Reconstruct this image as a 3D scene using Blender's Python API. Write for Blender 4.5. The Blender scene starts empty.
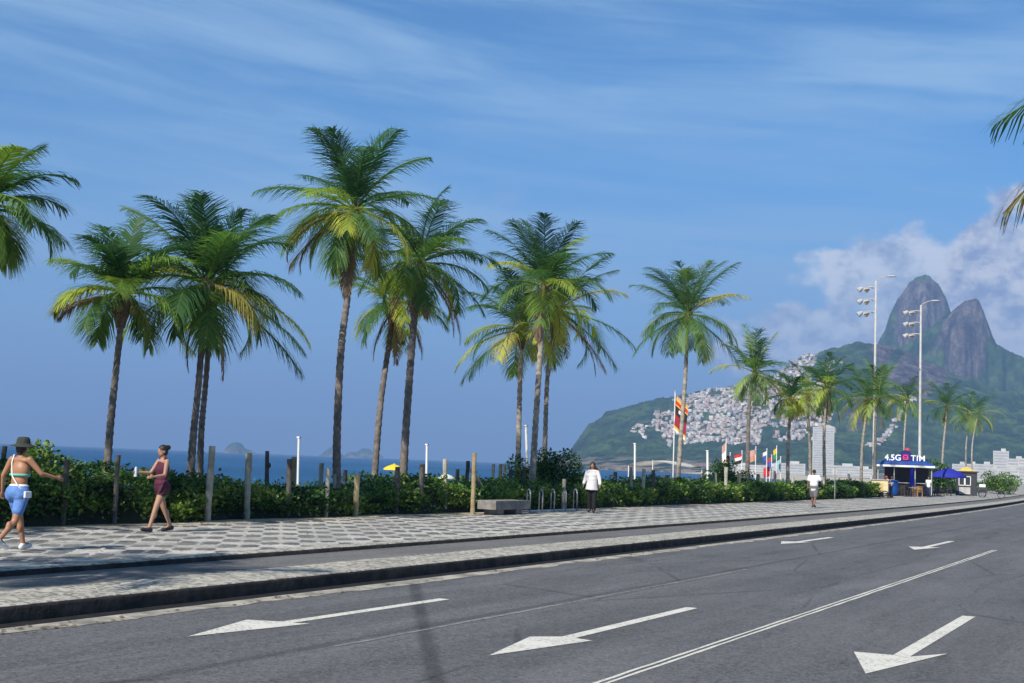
import bpy, bmesh, math, random
import numpy as np
from mathutils import Vector, Matrix, Euler, Quaternion
R_=math.radians
scene=bpy.context.scene
COL=scene.collection
POSTS = [[-21.0, 18.239, 1.791, 0.047, 0.101, 0, 'short grey wooden post behind the woman in the hat'],
 [-21.4, 19.77, 1.654, 0.054, 0.09, 1, 'short pale post in the shrubs just past the arm of the woman in the hat'],
 [-19.7, 18.683, 1.561, 0.061, 0.073, 0, 'dark shaded post between the woman in the hat and the slender palm'],
 [-19.6, 19.959, 1.693, 0.052, 0.143, 0, 'dark slim post below the slender palm, left of the woman in maroon'],
 [-19.5, 22.766, 1.964, 0.078, 0.008, 1, 'thick tall weathered post just right of the twin palm trunks'],
 [-19.7, 24.392, 1.839, 0.076, 0.063, 1, 'weathered post with a knot sticking out near its top'],
 [-21.6, 27.532, 1.91, 0.059, 0.117, 0, 'thin nearly black post against the sea between the knotted post and the white pole'],
 [-19.7, 25.963, 1.727, 0.067, 0.091, 0, 'front post of the close pair just left of the white pole'],
 [-21.2, 28.146, 1.776, 0.066, 0.103, 2, 'sunlit tan post directly beside the white pole, rear one of the close pair'],
 [-21.8, 30.187, 1.629, 0.069, 0.093, 1, 'short pale stump against the sea between the white pole and the tallest palm trunk'],
 [-19.6, 27.481, 1.528, 0.058, -0.06, 1, 'thin pale post tilting right, just left of the tallest palm trunk'],
 [-20.6, 29.193, 1.351, 0.047, 0.063, 1, 'low pale post half hidden by the left side of the tallest palm trunk'],
 [-22.001, 31.688, 1.441, 0.065, 0.078, 0, 'short dark stump right behind the tallest palm trunk against the sea'],
 [-19.6, 28.803, 1.359, 0.078, 0.059, 2, 'short tan post standing right of the tallest palm trunk, sunlit'],
 [-19.8, 31.117, 1.6, 0.069, 0.081, 0, 'dark post beside the yellow beach parasol, left of the leaning palm trunk'],
 [-19.701, 32.287, 1.708, 0.077, 0.09, 0, 'dark square-topped post just left of the white pole near the bench'],
 [-19.803, 33.87, 1.883, 0.073, 0.106, 1, 'post with a pale top standing left of the bench, above the shrubs'],
 [-21.512, 37.519, 1.565, 0.064, 0.088, 0, 'short dark stump behind the left end of the concrete bench'],
 [-20.61, 36.578, 1.845, 0.066, 0.108, 0, 'dark mid-height post left of the tall tan post by the bench'],
 [-18.904, 33.997, 2.095, 0.069, 0.057, 2, 'tall tan post with a dark top standing against the concrete bench'],
 [-22.027, 40.978, 1.772, 0.062, 0.109, 1, 'slim pale post above the right end of the bench, single'],
 [-21.021, 39.705, 1.786, 0.067, 0.105, 2, 'tan post above the leaning stick right of the bench, left of a pair'],
 [-22.233, 42.304, 1.787, 0.057, 0.112, 1, 'very slim pale post, right of the pair above the leaning stick'],
 [-20.822, 40.049, 1.624, 0.067, 0.091, 0, 'dark post with a pale foot just left of the three-trunk palm cluster'],
 [-20.424, 40.342, 1.712, 0.067, 0.096, 0, 'dark post between the left and middle trunks of the palm cluster'],
 [-19.227, 41.099, 1.344, 0.068, 0.06, 1, 'low post at the right end of the bicycle rack under the bush'],
 [-20.07, 47.84, 1.633, 0.077, 0.09, 0, 'dull dark post right of the woman in the white blouse'],
 [-20.288, 50.034, 1.858, 0.06, 0.109, 1, 'pale slim post standing next to the white pole, right of the woman in white'],
 [-20.096, 50.888, 1.793, 0.073, 0.103, 1, 'pale post between the white pole and the trunk of the lone flag palm'],
 [-20.108, 52.112, 1.766, 0.083, 0.101, 0, 'dull brown post one to the left of the lone palm with the flag'],
 [-20.123, 53.671, 1.564, 0.075, 0.086, 0, 'dim low post almost touching the left side of the lone palm trunk'],
 [-20.496, 59.837, 1.703, 0.071, 0.1, 0, 'dim post in the shrubs right of the lone palm with the flag'],
 [-20.835, 62.666, 1.719, 0.079, 0.104, 1, 'pale short post just left of the tall pale one below the small flags'],
 [-20.127, 62.147, 2.04, 0.092, 0.124, 1, 'tallest pale post below the row of small flags'],
 [-20.475, 65.374, 1.761, 0.102, 0.105, 2, 'yellowish post below the striped red flag, first of three short ones'],
 [-20.501, 67.002, 1.617, 0.078, 0.095, 2, 'shortest yellowish post, middle one of three below the flags'],
 [-20.534, 68.986, 1.742, 0.091, 0.105, 2, 'yellowish post, third of three below the flags'],
 [-21.031, 74.261, 1.95, 0.075, 0.123, 0, 'dark bluish post right of the red hanging flag'],
 [-20.9, 77.66, 1.63, 0.096, 0.1, 1, 'pale post just left of the man in the white shirt'],
 [-21.252, 84.42, 1.472, 0.091, 0.092, 1, 'short pale post just right of the man in the white shirt'],
 [-21.091, 86.034, 1.687, 0.086, 0.106, 1, 'pale post second to the right of the man in the white shirt'],
 [-21.374, 89.321, 1.495, 0.068, 0.095, 0, 'dim thin post third to the right of the man in the white shirt'],
 [-22.582, 100.128, 1.968, 0.099, 0.137, 1, 'pale post left of the food cart, taller of two'],
 [-22.652, 102.359, 1.674, 0.094, 0.117, 1, 'pale post left of the food cart, shorter of two']]
FAR_POSTS = [[-27.84, 219.02, 1.49], [-30.48, 249.26, 1.67], [-33.54, 282.3, 1.48], [-37.43, 324.43, 1.94], [-42.38, 378.53, 1.46], [-48.72, 448.88, 1.77],
 [-56.99, 542.15, 1.83], [-67.99, 668.34, 1.92]]
WHITE = [[-24.001, 32.024, 2.352, 0.041, 0.169, 'white pole beside the tan post, leftmost of the white poles on the beach'],
 [-26.037, 42.98, 2.406, 0.047, 0.185, 'white pole beside the dark square-topped post near the yellow parasol'],
 [-24.068, 47.585, 3.386, 0.054, 0.54, 'white pole tilting left beside the trunks of the palm cluster'],
 [-25.234, 62.594, 3.064, 0.058, 0.235, 'white pole right of the woman in the white blouse'],
 [-30.81, 90.685, 3.251, 0.082, 0.286, 'white pole between the lone flag palm and the small flags']]
PALMS = [[[[-20.5, 16.44, 0.2], [-20.5, 16.39, 3.74], [-20.5, 16.92, 6.37]], 1.83, 1, 26, 0.3,
  'palm whose fronds reach in at the left edge, trunk outside the frame'],
 [[[-21.6, 21.75, 0.2], [-21.6, 21.72, 2.01], [-21.6, 21.8, 3.85], [-21.6, 21.88, 5.34]], 1.97, 2, 24, 0.22,
  'slender leaning palm left of the woman in maroon, one reddish drooping frond'],
 [[[-21.0, 23.83, 0.2], [-21.0, 23.84, 2.1], [-21.0, 23.92, 3.55], [-21.0, 23.97, 5.85]], 2.64, 3, 30, 0.35,
  'left trunk of the twin palms, broad dark green crown with a yellow frond'],
 [[[-21.8, 25.18, 0.2], [-21.8, 25.04, 2.12], [-21.8, 25.09, 3.63], [-21.8, 25.15, 5.99]], 2.34, 4, 18, 0.3,
  'right trunk of the twin palms behind the woman in maroon, crowns merged'],
 [[[-20.6, 29.41, 0.2], [-20.6, 29.21, 2.29], [-20.6, 29.19, 4.78], [-20.6, 29.41, 6.63], [-20.6, 29.48, 8.72]], 2.73, 5, 34, 0.35,
  'tallest palm with full dark crown and a dead frond hanging at its left'],
 [[[-24.51, 37.12, 0.2], [-24.51, 37.1, 1.42], [-24.51, 37.26, 3.83], [-24.51, 37.64, 6.14], [-24.51, 37.67, 7.21]], 2.32, 6, 22, 0.45,
  'shorter palm half hidden between the tallest palm and the leaning one, curved trunk'],
 [[[-21.5, 34.22, 0.2], [-21.5, 34.15, 1.8], [-21.5, 34.26, 4.63], [-21.5, 34.43, 6.88], [-21.5, 34.63, 8.08]], 2.68, 7, 32, 0.4,
  'leaning palm above the yellow parasol with dead brown fronds under its crown'],
 [[[-22.54, 44.04, 0.2], [-22.54, 44.0, 1.96], [-22.54, 43.91, 5.04], [-22.54, 43.92, 6.98]], 2.93, 8, 24, 0.45,
  'left pale trunk of the cluster of three palms, drooping yellowish fronds'],
 [[[-20.83, 41.82, 0.2], [-20.83, 41.9, 2.34], [-20.83, 42.08, 5.27], [-20.83, 42.33, 8.35]], 2.95, 9, 30, 0.25,
  'middle trunk of the cluster of three palms, tallest crown'],
 [[[-22.86, 46.97, 0.2], [-22.86, 46.96, 2.82], [-22.86, 47.01, 5.68], [-22.87, 47.77, 8.16]], 3.23, 10, 26, 0.4,
  'right slim trunk of the cluster of three palms, fronds reaching far right'],
 [[[-21.17, 57.9, 0.2], [-21.18, 58.28, 2.76], [-21.18, 58.75, 6.15], [-21.18, 58.95, 9.3]], 3.33, 11, 32, 0.32,
  'lone round-crowned palm with a pale trunk and a flag beside it'],
 [[[-22.95, 74.99, 0.2], [-22.94, 74.96, 3.74], [-22.95, 75.19, 6.46], [-22.97, 76.2, 7.82]], 2.86, 12, 26, 0.4,
  'palm above the small flags, yellowish drooping fronds on its right'],
 [[[-22.07, 80.9, 0.2], [-22.07, 80.68, 3.32], [-22.07, 81.04, 5.56], [-22.08, 81.23, 6.54]], 2.04, 13, 22, 0.85,
  'small yellow-green palm between the flags palm and the skirted palm'],
 [[[-24.45, 95.74, 0.2], [-24.44, 95.47, 3.64], [-24.42, 94.62, 6.21], [-24.42, 94.5, 7.91]], 2.59, 14, 16, 0.6,
  'thin pale trunk left of the skirted palm, small crown'],
 [[[-21.1, 86.6, 0.2], [-21.09, 86.01, 4.16], [-21.1, 86.44, 6.87], [-21.12, 87.01, 7.58]], 2.66, 15, 26, 0.3,
  'palm with a dark brown skirt of dead fronds above the man in the white shirt'],
 [[[-22.74, 105.22, 0.2], [-22.75, 105.39, 3.95], [-22.8, 106.97, 6.86], [-22.82, 107.34, 8.2]], 3.6, 16, 22, 0.45,
  'palm left of the food cart with bright arching fronds'],
 [[[-21.65, 105.27, 0.2], [-21.64, 105.0, 3.97], [-21.65, 105.28, 6.8], [-21.67, 106.12, 8.14]], 3.3, 17, 22, 0.35,
  'dark-trunked palm rising beside the food cart'],
 [[[-29.95, 163.91, 0.2], [-29.81, 161.56, 5.22], [-29.9, 163.15, 9.58], [-30.01, 164.98, 11.54]], 4.06, 18, 24, 0.3,
  'palm directly behind the blue kiosk roof'],
 [[[-24.46, 155.44, 0.2], [-24.56, 157.29, 5.26], [-24.75, 160.54, 8.93], [-24.81, 161.64, 10.55]], 3.71, 19, 26, 0.3,
  'palm right of the nearer street lamp with green top fronds'],
 [[[-25.74, 184.28, 0.2], [-25.71, 183.85, 5.92], [-25.95, 187.36, 9.06], [-25.94, 187.25, 10.72]], 3.99, 20, 20, 0.6,
  'left one of the two rightmost small palms, yellowish'],
 [[[-28.88, 213.19, 0.2], [-28.83, 212.6, 6.58], [-29.51, 220.93, 10.37], [-30.34, 230.74, 13.15]], 4.91, 21, 20, 0.5,
  'right one of the two rightmost small palms']]
HILL = [[-25.256, 4.8], [-24.694, 28.4], [-24.481, 41.1], [-24.014, 72.7], [-23.229, 96.7], [-22.09, 121.2], [-20.682, 135.8], [-19.632, 149.6],
 [-18.893, 163.0], [-18.111, 172.2], [-17.115, 183.7], [-15.914, 205.5], [-14.978, 228.9], [-14.555, 241.5], [-13.242, 250.6], [-12.32, 261.4],
 [-11.278, 264.0], [-10.245, 250.5], [-8.615, 211.8], [-6.629, 174.0], [-4.319, 141.3], [-1.011, 88.5], [4.087, 41.8]]
PEAK1 = [[-13.128, 202.9], [-12.222, 279.5], [-11.69, 333.8], [-11.283, 382.6], [-11.123, 417.7], [-10.758, 466.3], [-10.331, 509.5], [-9.943, 532.3],
 [-9.697, 537.5], [-9.451, 532.0], [-9.082, 509.0], [-8.795, 474.2], [-8.548, 426.2], [-8.22, 354.6], [-7.614, 236.7], [-7.016, 133.4]]
PEAK2 = [[-12.692, 109.5], [-11.966, 217.5], [-11.271, 272.9], [-10.453, 313.9], [-9.639, 347.5], [-9.033, 376.0], [-8.63, 392.5], [-8.269, 407.8],
 [-7.868, 418.3], [-7.588, 415.9], [-7.389, 404.0], [-7.188, 368.9], [-6.988, 336.2], [-6.79, 305.9], [-6.593, 294.4], [-6.26, 288.7],
 [-5.696, 273.9], [-4.317, 240.2], [-1.0, 181.9], [4.107, 111.9]]
ISLES = [[5200,
  [[-40.079, -0.2], [-39.961, 16.0], [-39.843, 30.2], [-39.678, 38.7], [-39.466, 41.5], [-39.29, 34.2], [-39.152, 18.9], [-38.933, 11.8],
   [-38.669, 0.9]]],
 [6500,
  [[-35.982, -2.4], [-35.688, 23.8], [-35.435, 44.9], [-35.208, 25.9], [-34.849, 7.5], [-34.592, 23.7], [-34.285, 25.0], [-34.03, 46.2],
   [-33.764, 42.4], [-33.491, 23.5], [-33.086, 5.2]]]]
WOMAN_HAT = [-15.26, 13.75, 0.25]
WOMAN_MAROON = [-18.21, 19.83, 0.25]
WOMAN_WHITE = [-17.86, 40.73, 0.25]
MAN = [-17.16, 66.0, 0.25]
BENCH_A = [-19.61, 34.38, 0.25]
BENCH_B = [-18.7, 36.23, 0.25]
LAMP1 = [-23.91, 115.65, 19.29]
LAMP2 = [-21.58, 124.77, 18.22]
FLAG = [-21.98, 58.6, 5.5]
YEL = [-38.19, 59.66, 1.42]
TENT = [-46.98, 124.91, 2.51]
SIGNPOST = [-20.06, 84.9, 2.18]
RACK0 = [-18.61, 37.45, 0.25]
RACK1 = [-19.33, 42.65, 0.25]
CART = [-21.08, 104.02, 0.25]
BIN = [-21.49, 115.29, 0.25]
NEWS = [-17.7, 129.99, 0.25]
TRIKE = [-14.5, 118.65, 0.25]
CHAIRS = [-19.84, 113.57, 0.25]
K0 = [-25.54, 126.34, 2.78]
K1 = [-22.08, 131.72, 2.79]
KU = [-23.1, 148.63, 3.41]
FL0 = [-27.65, 84.37, 3.93]
FL1 = [-27.67, 85.38, 3.07]
FL2 = [-27.75, 88.32, 3.28]
FL3 = [-27.85, 91.99, 3.67]
FL4 = [-27.93, 95.12, 3.6]
FL5 = [-27.98, 96.64, 3.18]
FL6 = [-28.02, 98.11, 3.91]
FL7 = [-27.96, 96.09, 2.48]
FL8 = [-28.06, 99.43, 3.09]
LOWB = [-98.5, 373.78, 0.0]

# ------------------------------------------------------------------ camera, world, light
H=1.85; HAZE_D=.00019
def curve(y):                      # gentle bend of the avenue
    if y<=30: return 0.0
    if y<250: return -2.2*((y-30)/100.0)**2
    return -2.2*4.84-(y-250)*0.0968
cam_d=bpy.data.cameras.new('camera'); cam=bpy.data.objects.new('camera',cam_d); COL.objects.link(cam)
cam_d.sensor_width=36; cam_d.lens=45.0; cam_d.clip_start=.05; cam_d.clip_end=40000
rot=Matrix.Rotation(R_(27.6),4,'Z')@Matrix.Rotation(math.pi/2+math.atan(121/1280),4,'X')@Matrix.Rotation(R_(2.2),4,'Z')
cam.matrix_world=Matrix.Translation((0,0,H))@rot
scene.camera=cam

SUN_EL=40.0; SH=4.0               # shadows run SH degrees right of the avenue
sd=Vector((-math.sin(R_(SH)),-math.cos(R_(SH)),math.tan(R_(SUN_EL)))).normalized()   # towards the sun
sun_d=bpy.data.lights.new('sun','SUN'); sun_d.energy=5.0; sun_d.angle=R_(.5); sun_d.color=(1,.93,.82)
sun=bpy.data.objects.new('sun',sun_d); COL.objects.link(sun)
sun.rotation_euler=sd.to_track_quat('Z','Y').to_euler()
scene.view_settings.view_transform='Standard'; scene.view_settings.look='None'
scene.view_settings.gamma=1; scene.view_settings.use_curve_mapping=False
scene.view_settings.exposure=0.5
try:
    scene.cycles.use_denoising=True; scene.cycles.denoiser='OPENIMAGEDENOISE'
    scene.cycles.volume_bounces=0; scene.cycles.max_bounces=6; scene.cycles.transparent_max_bounces=8
    scene.cycles.diffuse_bounces=3
except Exception: pass

class N:                            # tiny node helper
    def __init__(s,nt): s.nt=nt
    def __call__(s,t,ins=None,**kw):
        n=s.nt.nodes.new(t)
        for k,v in kw.items(): setattr(n,k,v)
        for k,v in (ins or {}).items():
            if isinstance(v,bpy.types.NodeSocket): s.nt.links.new(v,n.inputs[k])
            else: n.inputs[k].default_value=v
        return n
    def m(s,op,a,b=None,c=None,clamp=False):
        n=s.nt.nodes.new('ShaderNodeMath'); n.operation=op; n.use_clamp=clamp
        for i,v in enumerate((a,b,c)):
            if v is None: continue
            if isinstance(v,bpy.types.NodeSocket): s.nt.links.new(v,n.inputs[i])
            else: n.inputs[i].default_value=v
        return n.outputs[0]
    def mix(s,f,a,b,bt='MIX'):
        n=s.nt.nodes.new('ShaderNodeMix'); n.data_type='RGBA'; n.blend_type=bt
        for i,v in ((0,f),(6,a),(7,b)):
            if isinstance(v,bpy.types.NodeSocket): s.nt.links.new(v,n.inputs[i])
            else: n.inputs[i].default_value=v if i==0 else ((*v,1) if len(v)==3 else v)
        return n.outputs[2]
    def ramp(s,f,stops):
        n=s.nt.nodes.new('ShaderNodeValToRGB'); s.nt.links.new(f,n.inputs[0])
        e=n.color_ramp.elements
        while len(e)<len(stops): e.new(.5)
        for i,(p,c) in enumerate(stops):
            e[i].position=p; e[i].color=(*c,1) if hasattr(c,'__len__') else (c,c,c,1)
        return n.outputs[0]
    def sm(s,v,a,b):                # smoothstep
        n=s.nt.nodes.new('ShaderNodeMapRange'); n.interpolation_type='SMOOTHSTEP'
        s.nt.links.new(v,n.inputs[0]); n.inputs[1].default_value=a; n.inputs[2].default_value=b
        return n.outputs[0]

w=bpy.data.worlds.new('World'); scene.world=w; w.use_nodes=True
nt=w.node_tree; nt.nodes.clear(); n=N(nt)
WS=.074
sky=n('ShaderNodeTexSky',sky_type='NISHITA',sun_disc=False)
sky.sun_elevation=R_(SUN_EL); sky.sun_rotation=math.atan2(sd.x,sd.y); sky.altitude=0; sky.air_density=1.0; sky.dust_density=.4; sky.ozone_density=3.0
skyc=n.mix(1.0,sky.outputs[0],(.50,.99,1.32),'MULTIPLY')
tc=n('ShaderNodeTexCoord'); sx=n('ShaderNodeSeparateXYZ',{0:tc.outputs['Generated']})
X_,Y_,Z_=sx.outputs
az=n.m('DIVIDE',n.m('ARCTAN2',X_,Y_),math.pi/180); el=n.m('DIVIDE',n.m('ARCSINE',Z_),math.pi/180)
# thin high cirrus streaks
def nz(vx,vy,scale,detail=6,rough=.6,dist=0.0,w_=0.0):
    c=n('ShaderNodeCombineXYZ',{0:vx,1:vy,2:w_})
    t=n('ShaderNodeTexNoise',{'Vector':c.outputs[0],'Scale':scale,'Detail':detail,'Roughness':rough,'Distortion':dist})
    return t.outputs[0]
slant=n.m('ADD',n.m('MULTIPLY',el,.42),n.m('MULTIPLY',az,.035))
c1=nz(n.m('MULTIPLY',az,.05),slant,1.0,7,.58,.4)
c1b=nz(n.m('MULTIPLY',az,.022),n.m('MULTIPLY',slant,.5),1.0,4,.5,.2,3.7)
cir=n.m('MULTIPLY',n.sm(c1,.32,.70),n.sm(c1b,.18,.52))
cir=n.m('MULTIPLY',cir,n.sm(el,3,9))
skyc=n.mix(n.m('MULTIPLY',cir,.72),skyc,tuple(v/WS for v in (.28,.44,.63)))
# low haze band in the air, faintly violet
hb=n.m('SUBTRACT',1.0,n.sm(el,-2.0,17.0))
skyc=n.mix(n.m('MULTIPLY',hb,.85),skyc,tuple(v/WS for v in (.185,.295,.475)))
# cumulus around the peaks
def blob(ca,ce,ra,re):
    a=n.m('DIVIDE',n.m('SUBTRACT',az,ca),ra); e=n.m('DIVIDE',n.m('SUBTRACT',el,ce),re)
    return n.m('SUBTRACT',1.0,n.m('ADD',n.m('MULTIPLY',a,a),n.m('MULTIPLY',e,e)))
f=nz(n.m('MULTIPLY',az,.55),n.m('MULTIPLY',el,.8),1.0,6,.5,.1,1.3)
f=n.m('MULTIPLY',n.m('SUBTRACT',f,.5),2.6)
def cover(b,th=0.0,soft=.5): return n.sm(n.m('ADD',b,f),th,th+soft)
m1=cover(blob(-9.9,8.2,5.2,2.6),-.05,.6)
m2=cover(blob(-4.0,7.0,5.0,4.6),-.35,.45)
m3=cover(blob(-14.4,5.4,4.6,2.1),-.2,.5)
m4=cover(blob(8,6,9,3.5),.1,.5)
m5=n.m('MULTIPLY',cover(blob(-28,12.1,1.4,1.1),.5,1.3),.35)
f2=nz(n.m('MULTIPLY',az,.7),n.m('MULTIPLY',n.m('ADD',el,-.35),.9),1.0,6,.6,.1,5.3)
lit=n.sm(f2,.32,.64)
shade=n.mix(lit,tuple(v/WS for v in (.27,.33,.46)),tuple(v/WS for v in (.62,.65,.70)))
shade2=n.mix(lit,tuple(v/WS for v in (.22,.28,.44)),tuple(v/WS for v in (.60,.62,.66)))
skyc=n.mix(n.m('MULTIPLY',m1,.86),skyc,shade)
skyc=n.mix(n.m('MULTIPLY',m3,.8),skyc,shade)
skyc=n.mix(n.m('MULTIPLY',m2,.93),skyc,shade2)
skyc=n.mix(n.m('MULTIPLY',m4,.8),skyc,shade2)
skyc=n.mix(m5,skyc,tuple(v/WS for v in (.33,.38,.55)))
zen=n.m('SUBTRACT',1.0,n.m('MULTIPLY',n.sm(el,16,60),.45)); skyc=n.mix(1.0,skyc,n('ShaderNodeCombineColor',{0:zen,1:zen,2:zen}).outputs[0],'MULTIPLY')
bg=n('ShaderNodeBackground',{'Color':skyc,'Strength':WS}); out=n('ShaderNodeOutputWorld',{0:bg.outputs[0]})

# ------------------------------------------------------------------ helpers
def tag(o,label=None,cat=None,group=None,kind=None):
    if label: o['label']=label
    if cat: o['category']=cat
    if group: o['group']=group
    if kind: o['kind']=kind
    return o
def empty(name,loc,rz=0,**kw):
    o=bpy.data.objects.new(name,None); COL.objects.link(o); o.location=loc; o.rotation_euler=(0,0,rz); o.empty_display_size=.2
    return tag(o,**kw)
def link(name,me,mat,parent=None,smooth=False):
    o=bpy.data.objects.new(name,me); COL.objects.link(o)
    if mat is not None and not me.materials: me.materials.append(mat)
    if parent is not None: o.parent=parent
    if smooth: me.polygons.foreach_set('use_smooth',[True]*len(me.polygons))
    return o
def mesh_np(name,V,F,attr=None,uv=None):
    """V (n,3); F (m,k) int, k constant"""
    V=np.asarray(V,dtype=np.float32); F=np.asarray(F,dtype=np.int32)
    me=bpy.data.meshes.new(name); m,k=F.shape
    me.vertices.add(len(V)); me.vertices.foreach_set('co',V.ravel())
    me.loops.add(m*k); me.loops.foreach_set('vertex_index',F.ravel())
    me.polygons.add(m); me.polygons.foreach_set('loop_start',np.arange(0,m*k,k,dtype=np.int32))
    try: me.polygons.foreach_set('loop_total',np.full(m,k,dtype=np.int32))
    except Exception: pass
    me.update(calc_edges=True)
    for an,av in (attr or {}).items():
        a=me.attributes.new(an,'FLOAT','POINT'); a.data.foreach_set('value',np.asarray(av,dtype=np.float32))
    return me
def bm_obj(name,bm,mat,parent=None,smooth=False):
    bmesh.ops.recalc_face_normals(bm,faces=bm.faces)
    me=bpy.data.meshes.new(name); bm.to_mesh(me); bm.free()
    return link(name,me,mat,parent,smooth)
def box(bm,c,s,rz=0,rot=None,bev=0):
    M=Matrix.Translation(c)@(rot.to_4x4() if rot is not None else Matrix.Rotation(rz,4,'Z'))@Matrix.Diagonal((*s,1))
    r=bmesh.ops.create_cube(bm,size=1,matrix=M)
    if bev:
        es=list({e for v in r['verts'] for e in v.link_edges})
        bmesh.ops.bevel(bm,geom=es,offset=bev,segments=2,affect='EDGES',profile=.6)
def cyl(bm,a,b,r0,r1=None,seg=12,caps=True):
    a=Vector(a); b=Vector(b); d=b-a
    M=Matrix.Translation((a+b)/2)@d.to_track_quat('Z','Y').to_matrix().to_4x4()
    bmesh.ops.create_cone(bm,cap_ends=caps,segments=seg,radius1=r0,radius2=r0 if r1 is None else r1,depth=d.length,matrix=M)
def ball(bm,c,r,sub=2,rot=None):
    if not hasattr(r,'__len__'): r=(r,r,r)
    M=Matrix.Translation(c)@(rot.to_4x4() if rot is not None else Matrix.Identity(4))@Matrix.Diagonal((*r,1))
    bmesh.ops.create_icosphere(bm,subdivisions=sub,radius=1,matrix=M)
def tube(bm,pts,rs,seg=8):
    pts=[Vector(p) for p in pts]
    if not hasattr(rs,'__len__'): rs=[rs]*len(pts)
    rings=[]; up=Vector((.13,.21,.97))
    for i,p in enumerate(pts):
        t=(pts[min(i+1,len(pts)-1)]-pts[max(i-1,0)]).normalized()
        u=t.cross(up); 
        if u.length<.1: u=t.cross(Vector((1,0,0)))
        u.normalize(); v=t.cross(u)
        rings.append([bm.verts.new(p+(u*math.cos(a)+v*math.sin(a))*rs[i]) for a in [2*math.pi*k/seg for k in range(seg)]])
    for a,b in zip(rings,rings[1:]):
        for k in range(seg): bm.faces.new((a[k],a[(k+1)%seg],b[(k+1)%seg],b[k]))
    bm.faces.new(rings[0][::-1]); bm.faces.new(rings[-1])

# value noise for meshes
def _h(ix,iy,seed):
    v=np.sin(ix*127.1+iy*311.7+seed*74.7)*43758.5453
    return v-np.floor(v)
def vnoise(x,y,seed=0):
    ix=np.floor(x); iy=np.floor(y); fx=x-ix; fy=y-iy
    fx=fx*fx*(3-2*fx); fy=fy*fy*(3-2*fy)
    return (_h(ix,iy,seed)*(1-fx)+_h(ix+1,iy,seed)*fx)*(1-fy)+(_h(ix,iy+1,seed)*(1-fx)+_h(ix+1,iy+1,seed)*fx)*fy
def fbm(x,y,oct=5,seed=0,gain=.5):
    a=1.0; t=0; s=0
    for o in range(oct):
        s=s+a*(vnoise(x,y,seed+o*7)*2-1); t+=a; a*=gain; x=x*2.03+5.1; y=y*2.03+1.7
    return s/t

# ------------------------------------------------------------------ materials
def M(name,col,rough=.7,var=.25,scale=8,bump=.0,bscale=40,metal=0,rand=0,spec=.5,coord='Object',col2=None,detail=6):
    m=bpy.data.materials.new(name); m.use_nodes=True; nt=m.node_tree; nt.nodes.clear(); n=N(nt)
    t=n('ShaderNodeTexCoord'); v=t.outputs[coord]
    no=n('ShaderNodeTexNoise',{'Vector':v,'Scale':scale,'Detail':detail,'Roughness':.6})
    c2=col2 if col2 else tuple(c*(1-var) for c in col); c1=col if col2 else tuple(min(1,c*(1+var)) for c in col)
    f=n.sm(no.outputs[0],.3,.7)
    c=n.mix(f,c2,c1)
    if rand:
        oi=n('ShaderNodeObjectInfo'); c=n.mix(1.0,c,n.ramp(oi.outputs['Random'],[(0,1-rand),(1,1+rand)]),'MULTIPLY')
    b=n('ShaderNodeBsdfPrincipled',{'Base Color':c,'Roughness':rough,'Metallic':metal,'Specular IOR Level':spec})
    if bump:
        nb=n('ShaderNodeTexNoise',{'Vector':v,'Scale':bscale,'Detail':4})
        bp=n('ShaderNodeBump',{'Height':nb.outputs[0],'Strength':bump,'Distance':.02}); nt.links.new(bp.outputs[0],b.inputs['Normal'])
    n('ShaderNodeOutputMaterial',{0:b.outputs[0]})
    return m
def leafmat(name,stops,trans=.35,rough=.5):
    m=bpy.data.materials.new(name); m.use_nodes=True; nt=m.node_tree; nt.nodes.clear(); n=N(nt)
    a=n('ShaderNodeAttribute',attribute_name='tint')
    c=n.ramp(a.outputs['Fac'],stops)
    p=n('ShaderNodeBsdfPrincipled',{'Base Color':c,'Roughness':rough,'Specular IOR Level':.25})
    c2=n.mix(1.0,c,(1.35,1.4,.6),'MULTIPLY')
    tr=n('ShaderNodeBsdfTranslucent',{'Color':c2})
    mx=n('ShaderNodeMixShader',{0:trans,1:p.outputs[0],2:tr.outputs[0]})
    n('ShaderNodeOutputMaterial',{0:mx.outputs[0]})
    return m
palm_leaf=leafmat('palm_leaflets',[(0,(.020,.062,.034)),(.3,(.060,.150,.052)),(.6,(.24,.36,.07)),(.8,(.50,.52,.09)),(1,(.24,.15,.10))],.45,.5)
dead_leaf=leafmat('dead_palm_leaflets',[(0,(.10,.075,.06)),(1,(.28,.20,.15))],.25,.8)
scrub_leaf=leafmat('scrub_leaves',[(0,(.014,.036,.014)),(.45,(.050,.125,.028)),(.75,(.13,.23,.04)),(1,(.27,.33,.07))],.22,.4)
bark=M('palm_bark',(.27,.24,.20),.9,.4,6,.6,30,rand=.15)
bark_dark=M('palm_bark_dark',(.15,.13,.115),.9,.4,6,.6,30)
fibre=M('palm_fibre',(.12,.085,.055),.95,.4,14,.7,50)
wood_dark=M('wood_dark',(.085,.078,.07),.9,.45,5,.5,30,rand=.2)
wood_pale=M('wood_pale',(.36,.34,.28),.85,.3,5,.4,30,rand=.15)
wood_tan=M('wood_tan',(.34,.27,.15),.85,.3,5,.4,30,rand=.15)
white_paint=M('white_paint',(.74,.74,.72),.5,.06,3)
concrete=M('bench_concrete',(.19,.182,.17),.85,.3,4,.3,40)
metal_grey=M('pole_metal',(.40,.40,.39),.6,.12,3)
metal_dark=M('dark_metal',(.05,.055,.06),.5,.2,5,metal=.4)
galv=M('galvanised_tube',(.42,.43,.44),.4,.15,10,metal=.6)
glassy=M('lamp_glass',(.75,.78,.8),.15,.05,3,spec=.8)
black=M('black_cloth',(.006,.006,.008),.85,.2,10)

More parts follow.
